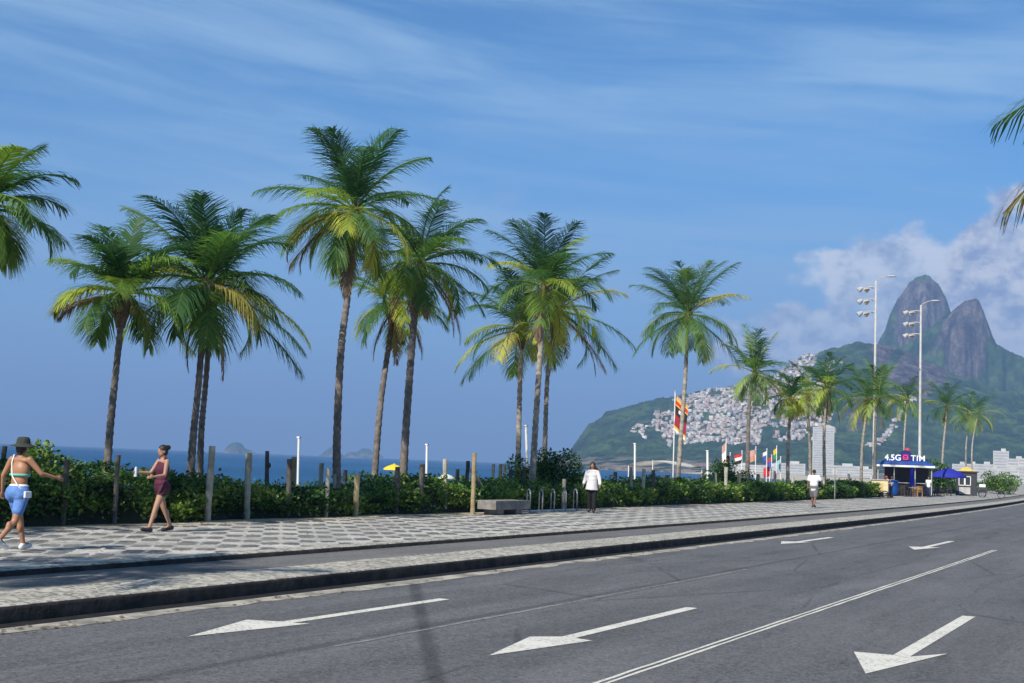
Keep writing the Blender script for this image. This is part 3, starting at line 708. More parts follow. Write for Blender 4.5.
block(-13.8,1650,26,14,20,'tall white slab hotel tower standing between the palms at the foot of the hill',fh=3.0)
# vertical fins on the tower's wall are added below
blocks=[(-6.58,1500,16,12,11,'tallest white apartment block at the right edge, above its neighbours'),
(-7.25,1450,20,12,6,'white apartment block just left of the tallest one at the right edge'),
(-7.75,1480,14,12,6,'narrow cream block, second left of the tallest one at the right edge'),
(-8.2,1520,16,12,6,'pale block at the left end of the right-hand row of apartment blocks'),
(-6.0,1420,18,14,8,'broad pale block right of the tallest one, against the dark slope'),
(-5.5,1380,20,14,8,'white block cut by the right edge of the view'),
(-6.9,1300,12,10,4,'low white building in front of the tallest apartment block'),
(-6.3,1250,18,10,4,'low cream building before the right-hand apartment blocks'),
(-5.7,1280,15,10,5,'low pale building under the white block at the right edge')]
for b in blocks: block(*b,group='apartment blocks at the right edge')
low=[(-16.2,1550,70,14,3,'long low white building left of the hotel tower below the hill houses'),
(-15.2,1500,34,12,4,'low white building directly left of the hotel tower'),
(-13.0,1560,40,12,4,'low white building stretching right of the hotel tower foot'),
(-12.2,1480,26,12,3,'small low white building further right of the hotel tower, near the row of hill houses'),
(-17.4,1640,30,12,3,'small pale building at the left end of the low buildings under the hill')]
for b in low: block(*b,group='low buildings below the hillside')

# ------------------------------------------------------------------ palms
def frond(c,azm,e0,L,droop,tint,rng,nl=44,ll=.62,V=None,F=None,T=None,twist=0,wl=.034):
    """one feather frond: rachis + two rows of hanging leaflets; appends quads"""
    S=16; pts=[]; e=e0; p=np.array(c,float); side=np.array([-math.sin(azm),math.cos(azm),0.0])
    hd=np.array([math.cos(azm),math.sin(azm),0.0]); tang=[]
    for i in range(S+1):
        d=hd*math.cos(e)+np.array([0,0,1.0])*math.sin(e); pts.append(p.copy()); tang.append(d)
        p=p+d*L/S; e-=droop/S*(.45+1.1*i/S)
    pts=np.array(pts); tang=np.array(tang)
    def quad(a,b,c_,d_,tt):
        k=len(V); V.extend((a,b,c_,d_)); F.append((k,k+1,k+2,k+3)); T.extend((tt,)*4)
    for i in range(S):
        r0=.03*(1-i/S)+.006; r1=.03*(1-(i+1)/S)+.006
        up=np.cross(tang[i],side)
        quad(pts[i]-side*r0,pts[i]+side*r0,pts[i+1]+side*r1,pts[i+1]-side*r1,min(1,tint+.22))
        quad(pts[i]-up*r0,pts[i]+up*r0,pts[i+1]+up*r1,pts[i+1]-up*r1,min(1,tint+.22))
    gap=rng.random() if rng.random()<.35 else 9
    for j in range(nl):
        if abs(j/nl-gap)<.05: continue
        t=.14+.86*(j+.5)/nl; f=t*S; i=min(int(f),S-1); q=pts[i]+(pts[i+1]-pts[i])*(f-i); tg=tang[i]
        prof=(math.sin(math.pi*min(1,(t-.05)/.95)**.75)**.6)*.85+.15
        l=ll*1.62*prof*rng.uniform(.8,1.12)
        up=np.cross(side,tg); up=up if up[2]>0 else -up
        for s in (-1,1):
            fwd=.55+.75*t; dr=rng.uniform(.15,.8)
            d=side*s*1.0+tg*fwd+up*(.25-dr*.3); d/=np.linalg.norm(d)
            mid=q+d*l*.5+np.array([0,0,-1])*l*.05
            d2=d*.9+np.array([rng.uniform(-.1,.1),rng.uniform(-.1,.1),-(.12+dr*.8+.35*max(0,-tg[2]+.3))]); d2/=np.linalg.norm(d2)
            tip=mid+d2*l*.55
            wv=np.cross(d,up*.8+side*.3*s); wv=wv/np.linalg.norm(wv)*wl*(.8+.4*rng.random())
            if rng.random()<.10: continue
            tt=min(1,max(0,tint+rng.uniform(-.07,.07)))
            quad(q-wv*.5,q+wv*.5,mid+wv*.6,mid-wv*.6,tt); quad(mid-wv*.6,mid+wv*.6,tip+wv*.12,tip-wv*.12,min(1,tt+.05))
def palm(path,rad,seed,n,yel,label,dead=1,skirt=0,detail=1.0,name='coconut_palm',extra=()):
    rng=random.Random(seed*13+1); n=int(n*.80); op=rng.uniform(-8,8); dr0=rng.uniform(-8,12)
    base=Vector(path[0]); root=empty(name,base,label=label,cat='palm tree',group='coconut palms along the promenade')
    pts=[Vector(p)-base for p in path]; c=pts[-1]
    # smooth trunk
    dense=[]
    P=[pts[0]]+pts+[pts[-1]]
    for i in range(1,len(P)-2):
        for k in range(24):
            t=k/24; a,b,c_,d_=P[i-1],P[i],P[i+1],P[i+2]
            dense.append(.5*((2*b)+(c_-a)*t+(2*a-5*b+4*c_-d_)*t*t+(3*b-a-3*c_+d_)*t**3))
    dense.append(pts[-1]); nD=len(dense)
    rs=[]
    for i in range(nD):
        t=i/(nD-1); r=.135-.045*t+.09*math.exp(-t*16)
        r+=.012*math.sin(i*2.4+seed)*(1 if detail>.5 else .4)+rng.uniform(-.004,.004); rs.append(r*({2:.72,3:.74,4:.66,5:.88}.get(seed,.85+.2*((seed*7)%5)/5)))
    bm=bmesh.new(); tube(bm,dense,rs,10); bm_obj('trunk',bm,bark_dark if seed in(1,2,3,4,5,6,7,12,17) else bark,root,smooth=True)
    # fibrous crown shaft with cut leaf bases
    bm=bmesh.new(); ax=(dense[-1]-dense[-8]).normalized()
    tube(bm,[c-ax*.75,c-ax*.45,c-ax*.1,c+ax*.25],[.10,.15,.18,.08],9)
    for k in range(14):
        a=rng.uniform(0,6.28); z=rng.uniform(-.6,.05); d=Vector((math.cos(a),math.sin(a),.9)).normalized()
        cyl(bm,c+ax*z+d*.08,c+ax*z+d*rng.uniform(.3,.5),.035,.02,5)
    bm_obj('leaf_bases',bm,fibre,root)
    V=[];F=[];T=[]
    Lf=rad*.97
    for k in range(n):
        age=(k+.5)/n                    # 0 youngest
        azm=k*2.39996+rng.uniform(-.25,.25)+seed
        e0=R_(84+op*.5-(112-op)*age+rng.uniform(-13,13)); droop=R_(38+dr0+52*min(1,age*1.3)+rng.uniform(-16,24))
        L=Lf*(.92+.14*math.sin(math.pi*min(1,age*1.15+.12)))*rng.uniform(.9,1.08)
        if e0<R_(-5): L*=.92
        tint=.06+.28*age+rng.uniform(-.08,.16)
        if age>.45 and rng.random()<yel*.8: tint=rng.uniform(.6,.86)
        elif rng.random()<yel*.45: tint=rng.uniform(.4,.62)
        frond(c+Vector((0,0,.05)),azm,e0,L,droop,tint,rng,int(60*detail),.30+.105*rad,V,F,T,wl=.022+.012*(1-detail)*2)
    for (azd,e0,Lm,dr,tint) in extra:
        frond(c,R_(azd),R_(e0),Lf*Lm,R_(dr),tint,rng,int(46*detail),.34+.1*rad,V,F,T,wl=.021+.026*(1-detail))
    me=mesh_np('crown',np.array(V),F,{'tint':T}); link('crown',me,palm_leaf,root)
    for k in range(dead):
        V=[];F=[];T=[]
        for j in range(1+ (skirt if skirt else 1)):
            frond(c-ax*.25,rng.uniform(0,6.28),R_(-48-rng.uniform(0,25)),Lf*rng.uniform(.5,.85),R_(42),rng.random(),rng,int(26*detail),.30,V,F,T)
        me=mesh_np('dead_frond',np.array(V),F,{'tint':np.clip(T,0,1)}); link('dead_frond',me,dead_leaf,root)
    for (azd,e0,Lm,dr) in DX.get(seed,()):
        V=[];F=[];T=[]
        frond(c-ax*.1,R_(azd),R_(e0),Lf*Lm,R_(dr),rng.uniform(.4,.9),rng,34,.34,V,F,T,wl=.03)
        me=mesh_np('dead_frond',np.array(V),F,{'tint':np.clip(T,0,1)}); link('dead_frond',me,dead_leaf,root)
    # coconuts
    for k in range(4 if detail>.5 else 0):
        a=k*1.57+seed; bm=bmesh.new(); ball(bm,c+Vector((math.cos(a)*.22,math.sin(a)*.22,-.28-.06*(k%2))),(.10,.10,.13),1)
        bm_obj('coconut',bm,fruit,root,smooth=True)
    return root
fruit=M('green_coconut',(.16,.17,.05),.5,.3,6)
DX={5:[(207,5,1.0,118),(215,-20,.9,85)],6:[(25,-35,.95,60),(20,-25,.8,75)],7:[(25,-45,1.0,50),(200,-50,.9,42),(40,-40,1.1,55)],12:[(15,-25,1.0,80)],2:[(200,5,.9,60)],9:[(210,-40,.9,50)],10:[(30,-35,1.0,60)],11:[(205,-30,.7,70)],15:[(20,-60,1,30),(200,-60,1,30)]}
EX={1:[(20,-5,1.05,45,.15)],2:[(200,-2,.9,30,.92)],3:[(25,-18,1.15,38,.12),(50,-28,1.25,30,.15),(200,-15,1.05,50,.5),(35,-5,1.15,60,.7)],5:[(-150,-10,.8,60,.75),(205,0,.95,85,.5),(200,-30,.9,30,.96),(-60,5,.8,85,.72)],
    7:[(25,-20,1.0,45,.2),(45,10,.95,70,.3)],8:[(215,-10,1.1,65,.72),(240,-25,1.1,45,.2),(200,-28,1.1,40,.3)],10:[(25,-5,1.15,50,.3),(40,-28,1.15,35,.25),(30,-40,1.0,25,.97)],11:[(30,-28,1.1,40,.2),(210,-20,1.05,50,.3)],12:[(45,-12,1.1,55,.78),(30,-20,1.0,60,.72)],16:[(180,10,1.1,70,.7),(30,15,1.0,60,.72)]}
for path,rad,seed,n_,yel,lab in PALMS:
    far=path[0][1]>70
    palm(path,rad,seed,n_,yel,lab,dead=0 if seed in(2,4,8,11) else 1,skirt={15:7,6:2,7:2,19:3,9:2,11:2}.get(seed,0),detail=.55 if far else 1.0,extra=EX.get(seed,()))
palm([(-13.9,4.6,.2),(-13.8,4.7,3.5),(-13.5,4.9,7.0)],2.5,31,22,.2,'palm outside the left edge whose shadow falls on the pavement kerb',detail=.6)
palm([(-20.8,9.5,.2),(-20.8,9.6,3.5),(-20.6,9.8,6.9)],2.6,32,22,.2,'palm outside the left edge whose shadow darkens the shrubs',detail=.6)
palm([(1.6,15.2,.1),(1.5,15.2,3.5),(1.25,15.0,6.3)],2.9,33,24,.2,'palm on the near side of the road, only two frond tips at the right edge',detail=1.0,
     extra=[(165,14,1.20,50,.2),(172,-8,1.22,46,.95)])

# ------------------------------------------------------------------ scrub hedge behind the posts
def leaves(n,posf,size,tintf,rs,up=.6):
    """n leaf quads (kite shaped, folded) at positions"""
    P=posf(n); n=len(P)
    d=rs.normal(size=(n,3)); d[:,2]=np.abs(d[:,2])*up; d/=np.linalg.norm(d,axis=1)[:,None]
    nn=rs.normal(size=(n,3))*.7; nn[:,2]+=.75; nn-= (nn*d).sum(1)[:,None]*d; nn/=np.linalg.norm(nn,axis=1)[:,None]
    s=np.cross(d,nn); sz=size(P)*rs.uniform(.6,1.3,n)
    a=P; b=P+d*sz[:,None]*.5+s*sz[:,None]*.34+nn*sz[:,None]*.05; c=P+d*sz[:,None]; e=P+d*sz[:,None]*.5-s*sz[:,None]*.34+nn*sz[:,None]*.05
    V=np.stack([a,b,c,e],1).reshape(-1,3); F=np.arange(n*4).reshape(n,4); T=np.repeat(tintf(P,rs),4)
    return V,F,T
curv=np.vectorize(curve)
def hedge_h(y):      # crest height above the bed
    y=np.asarray(y,float)
    h=.76+.55*fbm(y/1.3,y*0,5,5)+.30*np.exp(-((y-21.0)/2.2)**2)+.10*np.exp(-((y-17)/2.0)**2)
    return h
def hedge_front(y): return -19.52+.45*fbm(np.asarray(y)/1.4,np.asarray(y)*0+3,4,8)
def hedge(y0,y1,n,name,label,seed,scale=1.0):
    rs=np.random.RandomState(seed)
    ys=np.arange(y0,y1,.25); xs=np.linspace(0,1,12); V=[]
    for y in ys:
        hf=float(hedge_front(y)); hh=float(hedge_h(y))*scale; cx_=curve(float(y))
        for t in xs:
            z=hh*.80*min(1,(t*7)**.7)*(1-.35*max(0,t-.6)) if t>0 else 0
            V.append((hf-.12-t*3.6+cx_+rs.uniform(-.05,.05),y,.24+z+rs.uniform(-.05,.05)*(1 if t>0 else 0)))
    k=len(xs); F=[(j*k+i,j*k+i+1,(j+1)*k+i+1,(j+1)*k+i) for j in range(len(ys)-1) for i in range(k-1)]
    core=mesh_np('core',V,F)
    def pf(n):
        # denser near the camera
        u=rs.random_sample(n); y=y0+(y1-y0)*u**1.5
        t=rs.random_sample(n)**1.6; hh=hedge_h(y)*scale; front=rs.random_sample(n)<.24
        xo=np.where(front,hedge_front(y)-rs.random_sample(n)*.30,hedge_front(y)-.1-t*3.5)
        zz=np.where(front,rs.random_sample(n)**.55*hh*.98,hh*np.minimum(1,((hedge_front(y)-xo)*1.9)**.6)*(1-.28*np.clip(t-.5,0,1))+rs.normal(size=n)*.055)
        clump=fbm(y*1.9,xo*1.9,3,13)
        zz=zz+.26*clump*(zz>.3); xo=xo+.22*clump*front
        return np.stack([xo+curv(y),y,.25+zz],1)
    sz=lambda P:.095+.0011*np.clip(P[:,1]-15,0,200)
    def tf(P,rs): 
        c=fbm(P[:,1]*1.1,P[:,0]*1.1+P[:,2]*2,3,19)
        return np.clip(.54+.75*c+rs.normal(size=len(P))*.17,0,1)
    V2,F2,T2=leaves(n,pf,sz,tf,rs)
    # twigs sticking up
    V0=np.array(V); nv=len(V0)
    me=mesh_np(name,np.concatenate([V0,V2]),np.concatenate([np.array(F),F2+nv]),{'tint':np.concatenate([np.zeros(nv),T2])})
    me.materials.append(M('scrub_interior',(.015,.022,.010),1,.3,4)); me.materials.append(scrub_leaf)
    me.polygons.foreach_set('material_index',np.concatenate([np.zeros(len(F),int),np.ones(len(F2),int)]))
    o=link(name,me,None); tag(o,label,'shrubs',None,'stuff')
hedge(8,104,95000,'beach_scrub','low dense green scrub growing behind the wooden posts along the pavement',1)
hedge(150,420,16000,'beach_scrub','far low green scrub beyond the kiosk along the pavement',2,1.1)
def shrub(x,y,z,rx,ry,rz,n,label,seed,size=.09,tint=.45,up=.6,bare=0):
    rs=np.random.RandomState(seed); root=empty('beach_shrub',(x,y,z),label=label,cat='shrub')
    cl=np.clip(rs.normal(size=(16,3)),-1.5,1.5)*(rx*.36,ry*.36,rz*.24)+(0,0,rz*.48); cl[:,2]=np.clip(cl[:,2],.1,rz*.85)
    def pf(n):
        k=rs.randint(0,len(cl),n); d=rs.normal(size=(n,3)); d/=np.linalg.norm(d,axis=1)[:,None]
        return cl[k]+d*np.array([rx,ry,rz])*.34*(rs.random_sample((n,1))**.35)
    V,F,T=leaves(n,pf,lambda P:np.full(len(P),size),lambda P,r:np.clip(tint+.16*r.normal(size=len(P))+.2*fbm(P[:,0]*2,P[:,2]*2,2,seed),0,1),rs,up)
    link('foliage',mesh_np('foliage',V,F,{'tint':T}),scrub_leaf,root)
    bm=bmesh.new()
    for c in cl[:10]:
        tube(bm,[(0,0,0),(c[0]*.4,c[1]*.4,c[2]*.5),tuple(c)],[.03,.02,.008],5)
    for k in range(bare):
        a=rs.uniform(-.6,.9); tube(bm,[(0,0,.5),(.2,a*.5,.9),(.3,a*1.2,1.15+.2*rs.rand())],[.015,.010,.004],4)
    bm_obj('stem',bm,wood_tan,root); return root
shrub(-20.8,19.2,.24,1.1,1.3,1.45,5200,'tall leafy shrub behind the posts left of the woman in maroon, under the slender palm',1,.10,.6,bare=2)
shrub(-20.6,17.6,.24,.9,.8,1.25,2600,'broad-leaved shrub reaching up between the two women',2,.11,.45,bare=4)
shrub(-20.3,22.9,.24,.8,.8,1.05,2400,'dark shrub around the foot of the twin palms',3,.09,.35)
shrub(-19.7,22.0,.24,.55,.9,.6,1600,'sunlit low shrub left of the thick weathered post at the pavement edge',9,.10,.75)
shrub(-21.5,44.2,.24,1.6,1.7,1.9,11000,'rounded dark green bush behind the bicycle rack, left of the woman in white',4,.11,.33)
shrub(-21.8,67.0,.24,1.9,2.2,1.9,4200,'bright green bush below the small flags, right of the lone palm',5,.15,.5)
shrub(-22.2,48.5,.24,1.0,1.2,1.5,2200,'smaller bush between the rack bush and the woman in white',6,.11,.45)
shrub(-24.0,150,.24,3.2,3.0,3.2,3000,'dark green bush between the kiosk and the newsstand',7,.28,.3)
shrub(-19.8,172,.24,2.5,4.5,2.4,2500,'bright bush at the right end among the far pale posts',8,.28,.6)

def litter(n,seed):
    rs=np.random.RandomState(seed)
    def pf(n):
        y=9+95*rs.random_sample(n)**1.6; k=rs.random_sample(n)
        x=np.where(k<.6,-19.1+.9*rs.random_sample(n)**2,np.where(k<.8,-10.35+.3*rs.random_sample(n),-13.5-5.5*rs.random_sample(n)))
        return np.stack([x+curv(y),y,np.where((k>=.6)&(k<.8),.012,.268)],1)
    P=pf(n); a=rs.uniform(0,6.28,n); s=rs.uniform(.03,.09,n); d=np.stack([np.cos(a),np.sin(a),rs.uniform(0,.3,n)],1)*s[:,None]; e=np.stack([-np.sin(a),np.cos(a),rs.uniform(0,.3,n)],1)*s[:,None]*.35
    V=np.stack([P,P+d*.5+e,P+d,P+d*.5-e],1).reshape(-1,3)
    o=link('leaf_litter',mesh_np('leaf_litter',V,np.arange(n*4).reshape(n,4),{'tint':np.repeat(rs.random_sample(n),4)}),dead_leaf)
    tag(o,'dry brown leaves scattered along the hedge and the gutter','leaf litter',None,'stuff')
litter(1500,4)
# ------------------------------------------------------------------ posts
WM=[wood_dark,wood_pale,wood_tan]
for i,(x,y,zt,r,dy,tone,lab) in enumerate(POSTS):
    rr=random.Random(i+100); bm=bmesh.new(); hgt=zt-.2; nseg=7; pts=[];rs=[]
    for k in range(nseg+1):
        t=k/nseg; pts.append((rr.uniform(-.006,.006),dy*(1-t)*(hgt/3 if hgt>1 else 1)+rr.uniform(-.006,.006),hgt*t)); rs.append(r*rr.uniform(.9,1.08))
    tube(bm,pts,rs,9)
    if 'knot' in lab: ball(bm,(.02,.10,hgt-.38),(.06,.09,.08),2); cyl(bm,(0,.04,hgt-.5),(0,.16,hgt-.33),.05,.03,6)
    rx=rr.uniform(-.02,.02)
    o=bm_obj('wooden_post',bm,WM[tone]); o.location=(x,y,.2); o.rotation_euler=(rx,rr.uniform(-.03,.03),rr.uniform(0,.5))
    tag(o,lab,'post','wooden posts along the planting bed')
for i,(x,y,zt) in enumerate(FAR_POSTS):
    bm=bmesh.new(); tube(bm,[(0,0,0),(.01,0,.8),(0,.01,zt-.2)],[.13,.12,.13],8)
    o=bm_obj('wooden_post',bm,wood_pale); o.location=(x,y,.2)
    tag(o,'pale yellowish post in the far row of posts at the right end of the pavement','post','far row of pale posts')
# leaning stick beside the bench
bm=bmesh.new(); tube(bm,[(0,0,0),(0,.5,.3),(0,1.05,.62)],[.07,.065,.06],8)
o=bm_obj('leaning_stake',bm,wood_pale); o.location=(-19.85,36.4,.95); o.rotation_euler=(0,0,R_(180+5)); 
tag(o,'fallen pale stake slanting down to the right in the shrubs above the bench','stake')
for i,(x,y,zt,r,dy,lab) in enumerate(WHITE):
    bm=bmesh.new(); zb=-1.2; f=(zt-zb)/3.0
    tube(bm,[(0,dy*f*.9,0),(0,dy*f*.45,(zt-zb)/2),(0,0,zt-zb)],r,8); 
    o=bm_obj('white_pole',bm,white_paint); o.location=(x,y,zb); tag(o,lab,'pole','white poles standing on the beach')
    b2=bmesh.new(); box(b2,(0,0,zt-zb+.02),(r*2.4,r*2.4,.05)); bm_obj('cap',b2,white_paint,o)

# ------------------------------------------------------------------ bench and bicycle rack
B=Vector((-18.45,35.2,.256))
root=empty('concrete_bench',B,0,label='low grey concrete bench by the tall tan post at the pavement edge',cat='bench')
bm=bmesh.new(); box(bm,(0,0,.30),(.64,2.3,.27),bev=.015); bm_obj('seat',bm,concrete,root)
for yy in (-.62,.62):
    bm=bmesh.new(); box(bm,(-.02,yy,.083),(.46,.42,.165),bev=.01); bm_obj('leg',bm,concrete,root)
rk=Vector((-18.95,39.0,.256)); root=empty('bicycle_rack',rk,0,label='grey tubular bicycle rack of upright hoops left of the woman in the white blouse',cat='bicycle rack')
hx,hy=math.sin(R_(-37)),math.cos(R_(-37))
for k in range(5):
    y=k*.92-1.15; bm=bmesh.new(); q=[(-.3,0),(-.3,.60)]+[(-.3*math.cos(a),.60+.14*math.sin(a)) for a in np.linspace(0.2,math.pi-.2,7)]+[(.3,.60),(.3,0)]; pts=[(u*hx,y+u*hy,z) for u,z in q]
    tube(bm,pts,.024,8); bm_obj('hoop',bm,galv,root,smooth=True)
for xx in (-.17,.17):
    bm=bmesh.new(); tube(bm,[(xx,-1.5,.03),(xx,2.9,.03)],.022,6); bm_obj('base_rail',bm,galv,root)

# ------------------------------------------------------------------ tall floodlight poles
def lamp(x,y,z,label,flip=1):
    root=empty('street_lamp',(x,y,.25),label=label,cat='street lamp',group='tall floodlight poles')
    h=z-.25; bm=bmesh.new(); tube(bm,[(0,0,0),(0,0,.5),(0,0,.52),(0,0,h*.5),(0,0,h)],[.20,.20,.15,.12,.085],12); bm_obj('pole',bm,metal_grey,root,smooth=True)
    for lv in (0.35,1.45,2.55):
        bm=bmesh.new(); zz=h-lv-.25; tube(bm,[(.05,0,zz),(-.45,0,zz+.08),(-1.1,0,zz)],.045,6); tube(bm,[(-.35,-.45,zz),(-.35,.45,zz)],.04,6); ar=bm_obj('arm',bm,metal_grey,root)
        for (ox,oy,an) in ((-1.15,-.15,-35),(-.65,.3,-20)):
            bm=bmesh.new(); rt=Euler((0,R_(an),R_(20 if oy<0 else -25))).to_matrix()
            cyl(bm,Vector((ox,oy,zz)),Vector((ox,oy,zz))+rt@Vector((-.42,0,.0)),.13,.27,12)
            fl=bm_obj('floodlight',bm,metal_grey,root,smooth=False)
            bm=bmesh.new(); p=Vector((ox,oy,zz))+rt@Vector((-.43,0,0)); cyl(bm,p,p+rt@Vector((-.02,0,0)),.25,.25,12); bm_obj('glass',bm,glassy,fl)
    bm=bmesh.new(); tube(bm,[(0,0,h-.3),(.15,0,h+.1),(.7,0,h+.35),(1.0,0,h+.38)],.04,6); bm_obj('road_arm',bm,metal_grey,root)
    bm=bmesh.new(); ball(bm,(1.3,0,h+.38),(.48,.15,.09),2); bm_obj('lamp_head',bm,metal_grey,root,smooth=True)
    return root
lamp(LAMP1[0],LAMP1[1],LAMP1[2],'tall floodlight pole, left one of the two before the twin peaks')
lamp(LAMP2[0],LAMP2[1],LAMP2[2],'tall floodlight pole rising behind the blue kiosk, right one of the two')
bm=bmesh.new(); tube(bm,[(0,0,0),(0,0,SIGNPOST[2]-.1)],.035,8); o=bm_obj('signpost',bm,galv); o.location=(SIGNPOST[0],SIGNPOST[1],.25)
b2=bmesh.new(); box(b2,(0,0,SIGNPOST[2]-.35),(.35,.03,.4)); bm_obj('sign_plate',b2,metal_grey,o)
tag(o,'thin grey signpost on the pavement between the man in white and the food cart','signpost')

# ------------------------------------------------------------------ flags
def flag(x,y,zt,wd,hg,bands,label,pole_h=None,seed=0,pole_side=1,diag=0,emblem=None):
    """bands: list of (fraction,colour) from the top; the cloth hangs in folds from its pole"""
    zb=.1; root=empty('flag',(x,y,zb),label=label,cat='flag',group=None)
    bm=bmesh.new(); tube(bm,[(0,0,-1),(0,0,zt-zb+.12)],.03,6); ball(bm,(0,0,zt-zb+.16),.05,1); bm_obj('flagpole',bm,white_paint,root)
    nu,nv=18,28; V=[];F=[]
    ca,sa=math.cos(R_(-30)),math.sin(R_(-30))
    for j in range(nv+1):
        for i in range(nu+1):
            u=i/nu; v=j/nv
            xx=-u*wd*(1-.15*v); dz=-v*hg-u*hg*diag; fold=.10*wd*math.sin(u*7+v*2.5+seed)+.05*wd*math.sin(u*15+seed*2+v*3)
            V.append((xx*.8*pole_side,fold+.12*u,zt-zb+dz))
    for j in range(nv):
        for i in range(nu):
            k=j*(nu+1)+i; F.append((k,k+1,k+nu+2,k+nu+1))
    me=mesh_np('flag_cloth',V,F); mats=[]
    for c in [b[1] for b in bands]: me.materials.append(cloth(c))
    if emblem: me.materials.append(cloth(emblem[4]))
    mi=[]; acc=[];s=0
    for f_,c in bands: s+=f_; acc.append(s)
    for j in range(nv):
        for i in range(nu):
            v=(j+.5)/nv; u=(i+.5)/nu; k=next((q for q,a in enumerate(acc) if v<=a/s),len(bands)-1)
            if emblem and ((u-emblem[0])/emblem[2])**2+((v-emblem[1])/emblem[3])**2<1: k=len(bands)
            mi.append(k)
    me.polygons.foreach_set('material_index',mi); link('flag_cloth',me,None,root,smooth=True)
    return root
_cl={}
def cloth(c):
    if c not in _cl:
        m=M('cloth_%d'%len(_cl),c,.8,.08,12); _cl[c]=m
    return _cl[c]
YE=(.65,.42,.04);RD=(.50,.02,.025);OR=(.45,.22,.15);BK=(.012,.012,.015);WH=(.7,.68,.66);DR=(.28,.015,.03);BL=(.03,.08,.35);GR=(.03,.25,.08);PK=(.45,.27,.25);LB=(.25,.42,.5);BG=(.55,.48,.33)
flag(FLAG[0],FLAG[1]+1.0,FLAG[2],.80,1.75,[(.08,PK),(.07,YE),(.10,RD),(.03,YE),(.24,BK),(.34,DR),(.08,YE),(.06,WH)],'large flag of yellow, black and dark red bands hanging beside the lone palm',seed=1,diag=.30,pole_side=-1,emblem=(.45,.38,.12,.06,WH))
fls=[(FL0,.5,1.3,[(.5,PK),(.5,WH)],'narrow pale pink flag, leftmost of the row of small flags'),
(FL1,.95,.75,[(.33,BK),(.2,DR),(.47,BG)],'small flag dark on top and beige below, just right of the pink one'),
(FL2,.85,.8,[(.33,RD),(.33,WH),(.34,BK)],'small red, white and black banded flag left of the palm above the flags'),
(FL3,1.0,1.0,[(.5,PK),(.5,OR)],'faded salmon flag right of the palm above the flags'),
(FL4,.55,.8,[(.4,WH),(.6,BL)],'small blue and white flag right of the salmon one'),
(FL5,.6,1.0,[(.3,RD),(.7,BL)],'small dark blue flag with a red edge hanging in the row'),
(FL6,.45,.9,[(.5,YE),(.5,GR)],'small yellow and green flag, highest at the right of the row'),
(FL7,.8,.9,[(.6,RD),(.4,DR)],'red flag hanging low near the dark bluish post'),
(FL8,.5,.9,[(1,LB)],'light blue flag at the right end of the row of small flags')]
for i,(p,wd,hg,b,l) in enumerate(fls): flag(p[0]+.3,p[1],p[2]-.15,wd*.85,hg*.85,b,l,seed=i+2,diag=.25)

# ------------------------------------------------------------------ beach parasols and tent
def parasol(x,y,zb,h,r,c,label,closed=False,name='beach_parasol',n=8,pole_m=None):
    root=empty(name,(x,y,zb),label=label,cat='parasol')
    bm=bmesh.new(); cyl(bm,(0,0,0),(0,0,h+.05),.025,.02,8); bm_obj('pole',bm,pole_m or white_paint,root)
    bm=bmesh.new(); seg=n*4; rings=[]
    prof=[(0.02,h),(.35,h-.10*r/1.0),(.7,h-.24*r),(1.0,h-.44*r),(1.0,h-.56*r)] if not closed else [(.02,h),(.11/r,h-.2),(.16/r,h-.9),(.20/r,h-1.5),(.15/r,h-1.62)]
    for q,(f_,z) in enumerate(prof):
        rings.append([bm.verts.new((math.cos(a)*r*f_*(1-.05*abs(math.sin(a*n/2))*(q>1)),math.sin(a)*r*f_*(1-.05*abs(math.sin(a*n/2))*(q>1)),z+.03*r*abs(math.sin(a*n/2))*(q==3))) for a in [2*math.pi*k/seg for k in range(seg)]])
    for a,b in zip(rings,rings[1:]):
        for k in range(seg): bm.faces.new((a[k],a[(k+1)%seg],b[(k+1)%seg],b[k]))
    bm_obj('canopy',bm,cloth(c),root,smooth=True)
    if not closed:
        for k in range(n):
            a=2*math.pi*k/n; bm=bmesh.new(); cyl(bm,(0,0,h-.08),(math.cos(a)*r*.97,math.sin(a)*r*.97,h-.46*r),.01,.008,4); bm_obj('rib',bm,metal_dark,root)
    return root
parasol(YEL[0],YEL[1],YEL[2]-1.75,1.85,.58,(.72,.50,.02),'yellow beach parasol showing above the scrub beside the leaning palm')
parasol(YEL[0]+1.0,YEL[1]+4.0,YEL[2]-2.2,1.85,.5,(.62,.60,.50),'pale parasol right behind the yellow one')
root=empty('beach_tent',(TENT[0],TENT[1],TENT[2]-2.6),R_(-20),label='long white arched beach tent behind the lone palm',cat='tent')
bm=bmesh.new(); rows=[]
for j in range(13):
    t=j/12; xx=-3.4+6.8*t; rows.append([bm.verts.new((xx,yy,2.1+.65*math.sin(math.pi*t)**.7*(1-.15*abs(yy)/2))) for yy in (-2,0,2)])
for a,b in zip(rows,rows[1:]):
    for k in range(2): bm.faces.new((a[k],a[k+1],b[k+1],b[k]))
bmesh.ops.solidify(bm,geom=bm.faces[:],thickness=.06); bm_obj('canopy',bm,white_paint,root,smooth=True)
for xx in (-3.3,0,3.3):
    for yy in (-1.9,1.9):
        bm=bmesh.new(); cyl(bm,(xx,yy,0),(xx,yy,2.15+(.6 if xx==0 else 0)),.04); bm_obj('leg',bm,white_paint,root)

